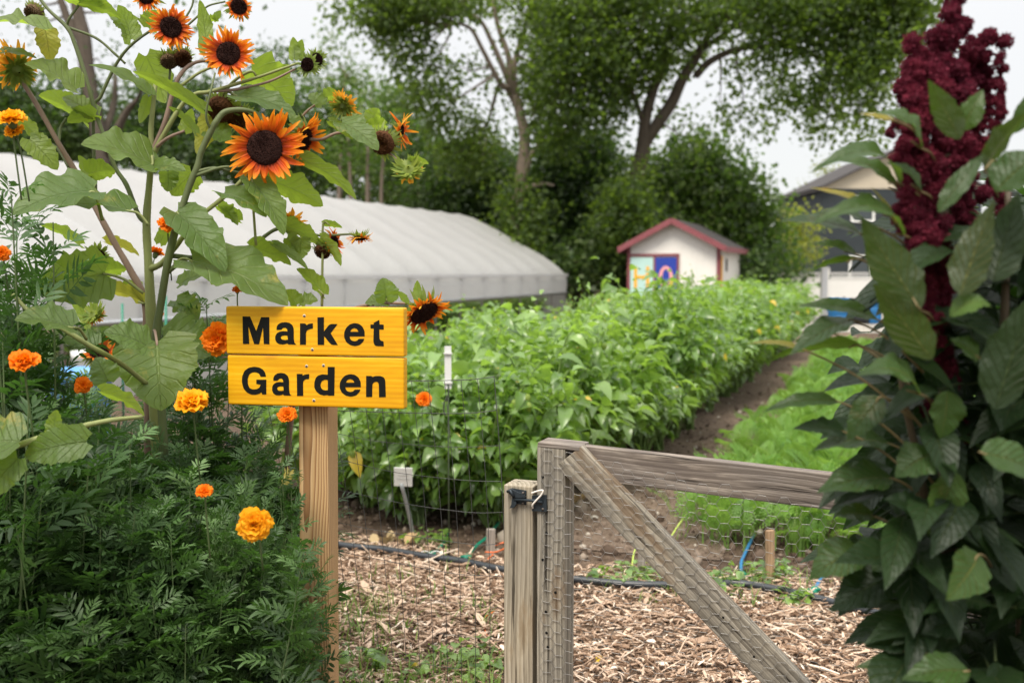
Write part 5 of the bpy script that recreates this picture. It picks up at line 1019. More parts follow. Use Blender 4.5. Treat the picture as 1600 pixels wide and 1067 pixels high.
# --- plant 1: thick pale main stalk
o1 = O_(240, 3.0); s1 = thing('sunflower', o1, 'branching orange sunflower on the thickest pale stalk left of the sign', 'sunflower', 'orange sunflowers left of the sign')
stalk(s1, o1, [(262, 1080, 3.0, 9), (250, 800, 3.0, 9), (240, 600, 3.0, 9), (237, 520, 3.0, 8.5), (233, 430, 3.0, 7), (229, 350, 3.0, 6), (234, 280, 3.0, 5), (237, 240, 3.0, 4.5), (236, 200, 3.0, 4), (240, 160, 3.0, 3.5), (243, 130, 3.02, 3)], M_stalk)
for pts, mt in (([(237, 240, 3.0, 4), (258, 190, 3.0, 3.8), (268, 152, 3.0, 3.5), (280, 120, 3.0, 3.2), (296, 103, 3.02, 3), (316, 96, 3.03, 2.4), (340, 100, 3.05, 2)], M_stalkp),
                ([(238, 244, 3.0, 4.2), (262, 200, 2.98, 3.8), (285, 163, 2.98, 3.4), (305, 147, 2.98, 3), (330, 143, 3.0, 3), (400, 122, 3.02, 2.3), (440, 108, 3.02, 2), (466, 99, 3.02, 1.8)], M_stalk),
                ([(330, 143, 3.0, 2.5), (370, 140, 3.02, 2.2), (420, 128, 3.04, 1.9), (462, 108, 3.05, 1.6)], M_stalkp),
                ([(282, 135, 3.0, 2.4), (310, 115, 3.0, 2.2), (337, 103, 3.0, 2)], M_stalk),
                ([(238, 236, 3.0, 3), (262, 216, 2.97, 2.6), (288, 205, 2.96, 2)], M_stalkp),
                ([(234, 420, 3.0, 5.5), (252, 412, 2.98, 4.6), (275, 385, 2.97, 4), (305, 345, 2.96, 3.8), (345, 312, 2.96, 3.4), (372, 288, 2.96, 3.2), (392, 262, 2.97, 2.6)], M_stalk),
                ([(231, 350, 3.0, 4.5), (216, 335, 3, 4), (198, 290, 3, 3.6), (180, 262, 3, 3.4), (166, 222, 3, 3.4), (150, 178, 3, 3.2), (134, 120, 3, 3.2), (118, 72, 3, 3.2), (105, 44, 3, 3), (76, 16, 3, 2.6), (56, -10, 3, 2.4)], M_stalkd)): stalk(s1, o1, pts, mt, 'branch')
head(s1, o1, 357, 84, 2.98, 41, 18, (.12, -1, .05), 'full', 2, 'fully open orange sunflower head second from the top', 38)
head(s1, o1, 480, 101, 3.0, 12, 10, (-.35, -1, .0), 'spent', 7, 'spent dark sunflower head without petals')
head(s1, o1, 495, 93, 3.05, 12, 9, (.55, -.8, .1), 'spent', 8, 'spent sunflower head turned to the right')
head(s1, o1, 344, 172, 3.04, 24, 20, (-.1, -.7, -.55), 'seed', 9, 'brown domed seed head without petals')
head(s1, o1, 372, 185, 3.08, 20, 17, (.4, -.7, -.5), 'seed', 10, 'brown seed head beside another')
for a in [(238, 258, 126, 226, 60, 2.95, -.10, 'p', .18, None, 'pale broad leaf'), (237, 262, 290, 268, 26, 2.95, -.05, 'p', .15), (318, 172, 207, 112, 20, 2.95, -.1, 'g', .35), (233, 148, 138, 102, 17, 2.97, -.05, 'p', .3), (228, 88, 258, 162, 50, 3.05, .02, 'g', .75), (232, 152, 218, 193, 17, 3.0, 0, 'g', .3),
          (392, 112, 458, 166, 66, 3.08, .05, 'g', .5), (368, 150, 463, 184, 32, 3.02, -.03, 'p', .1), (328, 182, 308, 242, 30, 3.04, 0, 'g', .95), (325, 205, 362, 222, 36, 3.05, 0, 'p', .05), (306, 208, 263, 167, 14, 2.97, 0, 'g', .55), (288, 205, 300, 170, 20, 3.1, 0, 'g', .6),
          (128, 185, 60, 150, 34, 3.05, .05, 'g', .4), (145, 182, 98, 152, 26, 3.0, 0, 'p', .35), (150, 180, 105, 192, 20, 2.98, 0, 'g', .45), (72, 48, -22, 38, 34, 2.9, -.05, 'p', .4), (118, 140, 38, 100, 40, 2.9, -.05, 'p', .4), (70, 46, 78, 98, 28, 2.98, 0, 'd', .9, None, 'yellowing leaf hanging from the upper branch'),
          (125, 5, 190, 30, 18, 3.0, 0, 'g', .35), (205, 62, 184, 8, 34, 3.02, 0, 'g', .45), (205, 52, 170, 20, 22, 3.05, 0, 'p', .3), (100, -6, 170, 6, 24, 3, 0, 'g', .4), (232, 44, 250, 18, 22, 3.05, 0, 'g', .35), (300, 270, 268, 306, 42, 3.02, 0, 'g', .45), (262, 268, 262, 300, 30, 3.0, 0, 'g', .3)]:
    leaf_px(s1, o1, *a[:9], lab=a[10] if len(a) > 10 else None, mat=M_suny if a[8] > .85 else None, stem=None if a[0] not in (238, 368, 392) else ((238, 246) if a[0] == 238 else (345, 150)))
# --- plant 2: stalk that ends in the biggest bloom
o2 = O_(262, 2.95); s2 = thing('sunflower', o2, 'orange sunflower whose stalk bends up to the largest open bloom', 'sunflower', 'orange sunflowers left of the sign')
stalk(s2, o2, [(275, 1080, 2.95, 7), (262, 800, 2.95, 7), (250, 600, 2.95, 6.8), (244, 530, 2.95, 6.5), (252, 470, 2.94, 6.2), (264, 400, 2.93, 6), (280, 340, 2.92, 5.6), (296, 290, 2.92, 5.3), (308, 262, 2.92, 5), (314, 238, 2.92, 5), (328, 208, 2.92, 4.8), (338, 190, 2.92, 5), (352, 175, 2.93, 4.2), (380, 172, 2.95, 3.6), (404, 180, 2.97, 3.2), (418, 205, 2.97, 3)], M_stalkd)
for pts in ([(256, 430, 2.94, 4.2), (290, 405, 2.93, 3.6), (318, 402, 2.92, 2.8), (350, 415, 2.92, 2.4)], [(270, 400, 2.94, 4), (330, 405, 3.0, 3.2), (378, 400, 3.05, 3), (410, 372, 3.05, 3), (436, 357, 3.05, 3), (470, 360, 3.05, 2.5), (500, 368, 3.04, 2), (545, 366, 3.02, 1.6), (560, 368, 3.0, 1.4)], [(404, 186, 2.98, 3), (450, 205, 3.02, 2.8), (495, 219, 3.04, 2.5), (528, 208, 3.05, 2.4), (560, 212, 3.05, 2), (592, 228, 3.05, 1.8)], [(598, 232, 3.05, 1.8), (615, 245, 3.03, 1.6), (636, 262, 3.02, 1.5)], [(472, 182, 3.05, 2), (482, 172, 3.05, 1.8), (503, 158, 3.05, 1.6), (528, 152, 3.06, 1.4)], [(308, 268, 2.92, 3), (335, 263, 2.92, 2.4), (362, 268, 2.92, 2), (388, 272, 2.93, 1.8)], [(305, 275, 2.92, 3), (345, 262, 2.91, 2.2), (372, 262, 2.91, 1.8)], [(330, 205, 2.92, 2.2), (322, 180, 2.9, 1.8), (330, 140, 2.9, 1.6), (336, 115, 2.95, 1.4)]): stalk(s2, o2, pts, M_stalkp if pts[0][0] > 400 else M_stalkd, 'branch')
head(s2, o2, 414, 231, 2.90, 59, 27, (.16, -1, -.02), 'full', 1, 'largest open orange sunflower head with dark disc', 34)
head(s2, o2, 476, 218, 3.02, 40, 17, (.85, -.35, -.35), 'side', 11, 'drooping orange head seen from the side behind the largest bloom', 22)
head(s2, o2, 537, 166, 3.03, 26, 9, (.25, .75, .55), 'back', 12, 'orange head seen from behind with green sepals', 26)
head(s2, o2, 597, 224, 3.02, 24, 18, (-.25, -.8, -.35), 'seed', 13, 'brown seed head among pale leaves')
head(s2, o2, 627, 205, 3.06, 30, 9, (.95, -.1, -.1), 'side', 14, 'thin orange head seen edge on', 18)
head(s2, o2, 640, 268, 3.0, 21, 12, (.1, .8, -.5), 'back', 15, 'green backed nodding head with few orange petals', 8)
head(s2, o2, 562, 372, 3.0, 21, 8, (.0, -.15, -.9), 'side', 16, 'small orange head hanging face down', 18)
head(s2, o2, 522, 378, 3.04, 22, 10, (.8, -.3, .1), 'side', 17, 'orange head edge on beside a dark disc', 20)
head(s2, o2, 504, 393, 3.04, 14, 12, (-.2, -.6, -.7), 'seed', 18, 'dark nodding disc under green leaves')
head(s2, o2, 455, 345, 3.08, 26, 9, (.1, .6, .75), 'back', 19, 'orange head seen from behind near the middle branch', 14)
for a in [(392, 282, 443, 368, 34, 2.93, -.06, 'p', .35), (350, 302, 416, 340, 36, 2.92, -.05, 'p', .12), (420, 283, 505, 322, 44, 3.02, 0, 'g', .5), (472, 250, 557, 312, 24, 3.0, -.03, 'g', .4), (534, 193, 591, 236, 36, 2.98, -.05, 'p', .08), (515, 190, 552, 218, 15, 3.0, 0, 'g', .4), (580, 190, 592, 170, 26, 3.05, 0, 'g', .5), (545, 186, 585, 196, 22, 3.06, 0, 'p', .15), (602, 196, 565, 200, 14, 3.04, 0, 'g', .45), (276, 332, 352, 425, 50, 2.9, -.08, 'p', .15, None, 'large grey green leaf drooping across the tunnel'), (300, 408, 450, 478, 60, 2.9, -.06, 'p', .12, None, 'large pale leaf resting toward the top of the sign'), (392, 388, 455, 414, 30, 3.0, 0, 'g', .4), (438, 352, 505, 388, 26, 3.02, 0, 'g', .35), (470, 372, 470, 405, 30, 3.0, 0, 'g', .35), (448, 372, 466, 395, 26, 3.0, 0, 'g', .4), (500, 372, 533, 416, 20, 3.0, 0, 'g', .35), (505, 350, 535, 356, 10, 3.02, 0, 'g', .4), (428, 382, 482, 422, 12, 2.98, 0, 'p', .2),
          (505, 460, 463, 420, 26, 2.98, 0, 'g', .35), (464, 476, 443, 454, 26, 2.96, 0, 'g', .35), (470, 474, 497, 470, 22, 2.96, 0, 'p', .3), (340, 322, 372, 352, 22, 3.05, 0, 'g', .5), (375, 345, 342, 322, 18, 3.06, 0, 'g', .45), (460, 92, 458, 58, 18, 3.02, 0, 'g', .45), (466, 92, 472, 62, 16, 3.03, 0, 'g', .4), (322, 80, 312, 0, 25, 2.98, 0, 'g', .4), (335, 30, 345, 17, 10, 3, 0, 'g', .4), (328, 30, 342, 33, 8, 3, 0, 'g', .4), (503, 165, 482, 148, 22, 3.02, 0, 'p', .15), (508, 152, 530, 148, 18, 3.03, 0, 'g', .5), (466, 200, 452, 178, 16, 2.96, 0, 'p', .2), (640, 252, 670, 256, 10, 3.0, 0, 'g', .4), (410, 275, 424, 310, 20, 2.96, 0, 'g', .3)]:
    leaf_px(s2, o2, *a[:9], lab=a[10] if len(a) > 10 else None, stem={276: (270, 372), 300: (272, 412), 505: (503, 478), 392: (400, 384)}.get(a[0]), pet_r=1.8)
# --- plant 3: left stalk that leans out of frame
o3 = O_(230, 3.08); s3 = thing('sunflower', o3, 'sunflower leaning left out of the frame behind the main stalks', 'sunflower', 'orange sunflowers left of the sign')
stalk(s3, o3, [(238, 1080, 3.1, 6), (232, 800, 3.1, 6), (230, 560, 3.08, 6), (226, 470, 3.06, 5.6), (205, 425, 3.05, 5.2), (182, 385, 3.04, 5), (160, 345, 3.03, 4.6), (120, 272, 3.02, 4.2), (92, 225, 3.0, 4), (52, 155, 2.98, 3.6), (22, 112, 2.97, 3.2), (-10, 90, 2.96, 3)], M_stalkp)
for pts in ([(108, 262, 3.02, 3), (92, 235, 3.05, 2.4), (70, 218, 3.06, 2)], [(92, 222, 3, 2.6), (95, 200, 3.02, 2.2), (104, 185, 3.02, 2)], [(150, 330, 3.03, 3.2), (146, 180, 3.03, 2.6), (158, 150, 3.03, 2.6), (182, 100, 3.02, 2.4), (206, 70, 3.0, 2.2), (240, 45, 2.98, 2)], [(106, 43, 3.04, 2.2), (150, 60, 3.04, 2), (180, 85, 3.04, 2), (196, 100, 3.05, 1.8)], [(104, 44, 3.04, 2), (108, 30, 3.03, 2), (122, 10, 3.03, 1.8), (132, -8, 3.03, 1.6)], [(280, 52, 3.05, 1.6), (310, 25, 3.05, 1.6), (325, 10, 3.05, 1.4), (352, 3, 3.05, 1.4)], [(262, 170, 3.06, 2), (265, 120, 3.06, 1.8), (272, 60, 3.06, 1.6), (300, 10, 3.07, 1.5), (300, -20, 3.07, 1.4)]): stalk(s3, o3, pts, M_stalkd, 'branch')
head(s3, o3, 267, 43, 2.96, 33, 16, (.45, -1, .02), 'full', 3, 'open orange sunflower head near the top edge', 32)
head(s3, o3, 229, -8, 2.98, 26, 14, (-.1, -1, -.1), 'full', 4, 'orange sunflower head cut by the top edge', 30)
head(s3, o3, 373, 11, 3.02, 21, 12, (.35, -.9, .1), 'full', 5, 'small orange sunflower head at the top edge', 22)
head(s3, o3, 26, 108, 2.95, 40, 13, (-.55, .5, .55), 'back', 6, 'orange sunflower head seen from behind at left', 26)
head(s3, o3, 264, 96, 3.03, 17, 12, (.2, -.6, -.8), 'seed', 20, 'dry')
head(s3, o3, 285, 92, 3.04, 17, 13, (.5, -.6, -.6), 'seed', 21, 'brown drooping seed head beside a dried one')
head(s3, o3, 52, 21, 3.0, 15, 13, (-.3, -.7, -.6), 'seed', 22, 'dry')
head(s3, o3, 152, 401, 3.12, 14, 11, (.3, -.9, -.2), 'spent', 23, 'small spent dark head low at left')
head(s3, o3, 155, 552, 3.1, 30, 14, (.2, -.5, .8), 'side', 24, 'low orange head seen from the side', 12)
head(s3, o3, 148, 494, 3.1, 18, 11, (.2, .6, -.6), 'back', 25, 'dry')
for a in [(146, 300, 20, 336, 78, 2.75, -.12, 'p', .15, None, 'broad pale green leaf over the tunnel at left'), (202, 330, 88, 326, 36, 2.8, -.05, 'p', .12, None, 'pale leaf lying just under the broadest one'), (138, 272, 180, 267, 28, 2.98, 0, 'g', .45), (134, 280, 122, 243, 24, 3.0, 0, 'g', .25), (164, 428, 58, 456, 84, 2.85, -.1, 'd', .3, None, 'dark broad leaf with yellow speckled edge'), (160, 424, 197, 420, 26, 2.95, 0, 'g', .3), (226, 474, 150, 452, 28, 3.05, 0, 'g', .93, None, 'yellowed leaf left of the main stalk'), (165, 378, 218, 400, 18, 3.1, 0, 'g', .85), (125, 382, 62, 352, 20, 3.1, 0, 'g', .5), (46, 218, 90, 266, 34, 2.95, 0, 'd', .5, None, 'withered leaf at left'), (28, 186, 62, 222, 24, 2.95, 0, 'g', .3), (0, 82, 58, 92, 12, 2.9, 0, 'p', .2),
          (112, 512, 22, 500, 40, 2.42, -.05, 'p', .28), (228, 540, 162, 520, 40, 2.6, -.05, 'p', .25), (254, 528, 330, 556, 62, 2.98, 0, 'p', .2), (245, 534, 252, 642, 112, 2.80, -.12, 'd', .22, None, 'very large heart shaped leaf hanging below the stalks'), (168, 596, 150, 558, 36, 2.5, 0, 'p', .1), (150, 540, 98, 530, 26, 2.55, 0, 'p', .1), (158, 612, 226, 650, 28, 2.35, 0, 'g', .3), (135, 690, 38, 712, 54, 2.16, 0, 'd', .2), (30, 690, -50, 702, 56, 2.12, 0, 'p', .2), (28, 716, -20, 775, 50, 2.1, 0, 'd', .2), (250, 380, 268, 345, 18, 3.1, 0, 'g', .5), (275, 470, 310, 500, 30, 3.1, 0, 'p', .1), (280, 445, 318, 430, 22, 3.15, 0, 'p', .3), (200, 460, 222, 440, 20, 3.1, 0, 'g', .8), (118, 470, 138, 520, 24, 3.15, 0, 'g', .6), (350, 425, 330, 445, 20, 3.1, 0, 'g', .3)]:
    leaf_px(s3, o3, *a[:9], lab=a[10] if len(a) > 10 else None, mat=M_suny if a[8] > .8 else None, stem={146: (160, 345), 202: (232, 352), 164: (224, 458), 245: (240, 516, 2.98), 226: (232, 470), 112: (135, 530, 2.5)}.get(a[0]), pet_r=2.2, pmat=M_stalkp if a[0] == 245 else None)
# low thick stalks crossing the marigolds
o5 = O_(60, 2.8); s5 = thing('sunflower', o5, 'fallen thick sunflower stalk crossing the marigolds low at the left edge', 'sunflower', 'orange sunflowers left of the sign')
stalk(s5, o5, [(-60, 730, 2.15, 6), (0, 706, 2.15, 5.5), (60, 685, 2.17, 5), (120, 668, 2.2, 4.5), (170, 657, 2.24, 4), (222, 651, 2.3, 3)], M_stalk)
stalk(s5, o5, [(20, 460, 2.5, 3), (50, 490, 2.5, 3.6), (95, 512, 2.5, 4), (140, 540, 2.52, 4.2), (186, 566, 2.6, 4), (230, 600, 2.7, 4)], M_stalk, 'branch')
leaf_px(s5, o5, 85, 680, 88, 640, 20, 2.18, 0, 'g', .3)
o6 = O_(470, 3.25); s6 = thing('sunflower', o6, 'low sunflower behind the sign with a head peeking past its top right corner', 'sunflower', 'orange sunflowers left of the sign')
stalk(s6, o6, [(440, 1080, 3.3, 5), (450, 700, 3.2, 5), (480, 560, 3.15, 4), (540, 490, 3.1, 3), (590, 475, 3.05, 2.2), (630, 474, 3.03, 2), (652, 477, 3.02, 1.8), (664, 486, 3.02, 1.8)], M_stalkp)
head(s6, o6, 663, 489, 2.98, 40, 23, (.50, -.50, -.72), 'full', 26, 'tilted orange head at the right edge of the sign', 30)
for a in [(604, 470, 598, 434, 34, 3.03, 0, 'd', .35), (606, 474, 570, 474, 20, 3.05, 0, 'p', .3), (655, 474, 652, 438, 15, 3.02, 0, 'g', .5), (635, 474, 620, 455, 12, 3.02, 0, 'g', .3)]: leaf_px(s6, o6, *a, stem=(604, 476) if a[0] == 604 else None, pet_r=1.4)
# ================================================================== MARIGOLDS
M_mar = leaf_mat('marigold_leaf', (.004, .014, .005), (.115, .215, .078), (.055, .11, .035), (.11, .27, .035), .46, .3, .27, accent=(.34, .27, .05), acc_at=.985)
M_mars = simple('marigold_stem', (.09, .13, .05), .6, 0, .3, 30, .3); M_marr = simple('reddish_stem', (.14, .085, .05), .6, 0, .3, 30, .3)
def frond():
    v = []; fs = []; uv = []
    def lf(c, a, L_, W_, dr):
        s = np.cross(a, Z); s = nrm(s); k = len(v)
        pts = [(0, 0, 0), (.3, -1, .22), (.3, 0, 0), (.3, 1, .22), (.7, -.85, .2), (.7, 0, 0), (.7, .85, .2), (1, 0, 0)]
        for u, q, h in pts: v.append(c+a*L_*u+s*q*W_+Z*(h*W_-dr*L_*u*u)); uv.append([q, u])
        fs.extend([[k, k+2, k+1], [k, k+3, k+2], [k+1, k+2, k+5], [k+1, k+5, k+4], [k+2, k+3, k+6], [k+2, k+6, k+5], [k+4, k+5, k+7], [k+5, k+6, k+7]])
    n = 5
    for i in range(n):
        t = .22+.66*i/(n-1); c = np.array([.05*math.sin(t*5), t, -.18*t*t]); L_ = (.60 if 0 < i < n-1 else .46)*(1-.12*abs(i-2)/2)
        for sg in (-1, 1): lf(c, nrm(np.array([sg*.86, .52+.10*i+.12*math.sin(i*3.1+sg), .10+.15*math.sin(i*1.7+sg*2)])), L_, .052, .22+.14*math.sin(i*2.3+sg))
    lf(np.array([0, .92, -.15]), np.array([0, 1., 0]), .44, .072, .3)
    k = len(v); 
    for t in (0, .5, 1.): v.extend([np.array([-.010, t, -.18*t*t-.006]), np.array([.010, t, -.18*t*t-.006])]); uv += [[0, 0], [0, 0]]
    q = [[k, k+1, k+3, k+2], [k+2, k+3, k+5, k+4]]
    return np.array(v), [np.array(fs), np.array(q)], np.array(uv)
FR = frond()
def marigold(name, H, R, nst, nfr, seed, size=.105, low=.0):
    r = np.random.default_rng(seed); root = bpy.data.objects.new(name, None); root.empty_display_size = .1; C.objects.link(root); st = B(); lv = B(); C_, A_, S_ = [], [], []
    for k in range(nst):
        a = r.uniform(0, 6.283); e = R*math.sqrt(r.uniform(.03, 1)); h = H*r.uniform(.55, 1.0)*(1-.15*(e/R)**2); b0 = r.normal(0, .05, 2)
        p = spline([[b0[0], b0[1], 0], [b0[0]+.5*e*math.cos(a), b0[1]+.5*e*math.sin(a), h*.3], [b0[0]+.85*e*math.cos(a+.2), b0[1]+.85*e*math.sin(a+.2), h*.68], [b0[0]+1.02*e*math.cos(a+.3), b0[1]+1.02*e*math.sin(a+.3), h]], 6)
        tube(st, p, lin([.005, .0014], len(p)), 5, r.random(), False)
        per = nfr//nst; t = low+(1-low)*np.sort(r.beta(1.25, 1., per)); ix = t*(len(p)-1); i0 = ix.astype(int).clip(0, len(p)-2); q = p[i0]+(p[i0+1]-p[i0])*(ix-i0)[:, None]
        an = np.arange(per)*2.4+r.uniform(0, 6); ax = np.stack([np.cos(an), np.sin(an), r.normal(.38, .3, per)+.4*t**6], -1); off = r.uniform(0, .07, per)*(1-t**4)
        C_.append(q+nrm(ax)*off[:, None]); A_.append(nrm(ax)); S_.append(size*r.uniform(.65, 1.15, per)*(1-.35*t**5))
        for j in range(0, per, 6): tube(st, [q[j]-nrm(ax[j])*.0, q[j]+nrm(ax[j])*off[j]], .0012, 3, .5, False)
    c = np.vstack(C_); ax = np.vstack(A_); s = np.concatenate(S_); K = len(c); up = nrm(r.normal(0, .33, (K, 3))+Z)
    lv.inst(FR, frame(ax, up)*s[:, None, None], c, (-.12+.86*np.clip(c[:, 2]/H, 0, 1)+r.normal(0, .16, K)).clip(0, 1))  # lower fronds coloured darker: shade inside the bush put into the leaf colour
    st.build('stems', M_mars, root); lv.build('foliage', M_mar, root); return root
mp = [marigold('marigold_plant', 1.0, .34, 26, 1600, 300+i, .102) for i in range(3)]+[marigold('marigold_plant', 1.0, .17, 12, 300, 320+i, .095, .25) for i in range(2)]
seen = set()
def mplace(k, px, top, d, s, label, rz):
    t = P(px, top, d); o = mp[k]
    if k in seen: o = copy_tree(o)
    seen.add(k); o.location = (t[0], t[1], 0); o.scale = (s, s, t[2]); o.rotation_euler = (0, 0, rz); o['label'] = label; o['category'] = 'marigold'; o['group'] = 'marigold plants at the lower left'; return o
M_mfo = None
def mfl_mat(name, a, b_, c_):
    m, N, L = new(name); at = N('ShaderNodeAttribute'); at.attribute_name = 'rnd'; tcn = N('ShaderNodeTexCoord')
    col = mixc(N, L, mth(N, L, 'MULTIPLY_ADD', noise(N, L, tcn.outputs['Object'], 90, 3), .6, mth(N, L, 'MULTIPLY', at.outputs['Fac'], .4)), a, b_); p = princ(N, L, col, .6, None, 0, .2); t = N('ShaderNodeBsdfTranslucent'); t.inputs[0].default_value = (*c_, 1)
    x = N('ShaderNodeMixShader'); x.inputs[0].default_value = .35; L(p, x.inputs[1]); L(t.outputs[0], x.inputs[2]); outp(N, L, x.outputs[0]); return m
M_fo = mfl_mat('orange_marigold_petal', (.80, .15, .004), (.90, .30, .012), (.95, .25, .0)); M_fy = mfl_mat('golden_marigold_petal', (.85, .32, .004), (.92, .50, .02), (.95, .5, .01))
def mflower(root, px, py, d, R_, face, mat, seed, lab, full=1.0):
    r = np.random.default_rng(seed); c = P(px, py, d); R_ *= d/FP; F = facing(face); b = B(); loc = np.array(root.location); sc = np.array(root.scale)
    for ring in range(5):
        n = (13, 12, 10, 8, 6)[ring]; rr = R_*(1, .86, .66, .46, .28)[ring]; el = (.02, .28, .6, .95, 1.25)[ring]*full
        for i in range(n):
            az = (i+r.normal(0, .25)+.5*ring)*6.283/n; rad = np.array([math.cos(az), math.sin(az), 0]); tan = np.array([-math.sin(az), math.cos(az), 0]); e = el+r.normal(0, .16); dv = rad*math.cos(e)+np.array([0, 0, math.sin(e)]); L_ = rr*r.uniform(.85, 1.12); wd = rr*.40*r.uniform(.85, 1.25)*(1+ring*.25)
            us = np.linspace(0, 1, 5); V_ = []; ph = r.uniform(0, 6)
            nn = np.cross(tan, dv)
            for u in us:
                w_ = wd*(.3+.7*u**.6)*(1 if u < .99 else .78); 
                for j, v_ in enumerate(np.linspace(-1, 1, 6)): V_.append(F@(dv*L_*(u*(1-.10*v_*v_*u)+(.04*math.sin(v_*7+ph) if u > .9 else 0))+tan*v_*w_-nn*(wd*.30*math.sin(v_*5+ph)*u*u)+np.array([0, 0, -.0+R_*.05*ring]))+c)
            b.add(V_, np.array([[q*6+j, q*6+j+1, q*6+j+7, q*6+j+6] for q in range(4) for j in range(5)]), None, r.random())
    o = b.build('flower', mat, root, c); o['label'] = lab
    o.matrix_parent_inverse = Matrix.Identity(4); Mi = (Matrix.Translation(Vector(loc)) @ root.rotation_euler.to_matrix().to_4x4() @ Matrix.Diagonal((*sc, 1))).inverted(); Mw = Mi @ Matrix.Translation(Vector(c.tolist()))
    # store as a plain child transform (rotation and scale undone by vertices)
    me = o.data; co = np.empty(len(me.vertices)*3, np.float32); me.vertices.foreach_get('co', co); A3 = np.array(Mw.to_3x3()); co = (co.reshape(-1, 3)@A3.T).astype(np.float32); me.vertices.foreach_set('co', co.ravel()); o.location = Mw.translation
    # green calyx and stalk
    b = B(); th = np.arange(10)*.6283; pr = [(.12, -.75), (.25, -.62), (.36, -.3), (.3, -.02)]
    b.add([F@np.array([R_*q*math.cos(a), R_*q*math.sin(a), R_*z]) for q, z in pr for a in th], np.array([[i*10+j, i*10+(j+1) % 10, (i+1)*10+(j+1) % 10, (i+1)*10+j] for i in range(3) for j in range(10)]))
    tube(b, spline([F@np.array([0, 0, -R_*.7]), F@np.array([0, 0, -R_*1.6])+np.array([0, 0, -.02]), F@np.array([0, 0, -R_*2.2])+np.array([0, .02, -.12])], 4), .0022, 5)
    q = b.build('calyx', M_mars, o); me = q.data; co = np.empty(len(me.vertices)*3, np.float32); me.vertices.foreach_get('co', co); co = (co.reshape(-1, 3)@A3.T).astype(np.float32); me.vertices.foreach_set('co', co.ravel())
pl = {}
spec = [('edge', 0, -20, 590, 2.5, .75, 'marigold plant at the left edge under the tallest sprays', .3), ('tall', 4, 38, 235, 2.5, 1.2, 'tall thin marigold spray at the left edge reaching above the tunnel', 1.0), ('tall2', 4, 60, 350, 2.75, 1.1, 'tall loose marigold spray beside the dark speckled sunflower leaf', 2.2),
 ('m2', 1, 130, 665, 2.65, .95, 'marigold plant below the blue tub', 1.4), ('m3', 2, 205, 655, 2.62, .9, 'marigold plant under the very large heart shaped sunflower leaf', 2.9), ('m4', 0, 305, 590, 3.25, .6, 'marigold plant between the sunflower stalks and the left edge of the sign', 3.4), ('sp', 4, 338, 430, 3.15, 1.2, 'loose marigold spray rising just left of the sign top corner', .6), ('sp2', 4, 290, 500, 3.2, 1.1, 'loose marigold spray behind the pale sunflower leaves', 5.0),
 ('m5', 1, 388, 700, 2.55, .42, 'marigold plant touching the left side of the sign post', 4.2), ('m6', 2, 60, 690, 2.5, .95, 'marigold plant filling the lower left corner', 5.1), ('m7', 0, 190, 705, 2.5, .95, 'front marigold plant in deep shade at the bottom edge', .9), ('m8', 1, 298, 740, 2.4, .75, 'front marigold plant carrying the round golden flower', 2.0),
 ('m9', 2, 405, 655, 3.15, .42, 'marigold plant behind the sign post', 3.0), ('m10', 0, 200, 600, 3.3, 1.0, 'marigold plant at the back behind the sunflower stalks', 4.0), ('m11', 1, 10, 520, 3.2, 1.1, 'marigold plant at the back near the left edge', 1.0), ('m12', 4, 655, 628, 5.75, .45, 'thin marigold spray behind the fence wires right of the sign post', 1.8), ('m14', 3, 437, 680, 2.7, .6, 'loose marigold spray brushing the left edge of the sign post', 4.4), ('m15', 4, 10, 275, 2.75, 1.15, 'second tall marigold spray at the left edge behind the first', 3.3), ('m16', 4, 15, 420, 2.6, 1.0, 'marigold spray under the broad pale sunflower leaf', 2.6), ('m17', 0, 70, 640, 2.95, 1.0, 'marigold plant between front and back rows at left', .4), ('m18', 1, 275, 625, 2.95, 1.0, 'marigold plant filling the shade under the sunflower stalks', 1.2)]
for nm_, k, px, top, d, s, lb, rz in spec: pl[nm_] = mplace(k, px, top, d, s, lb, rz)
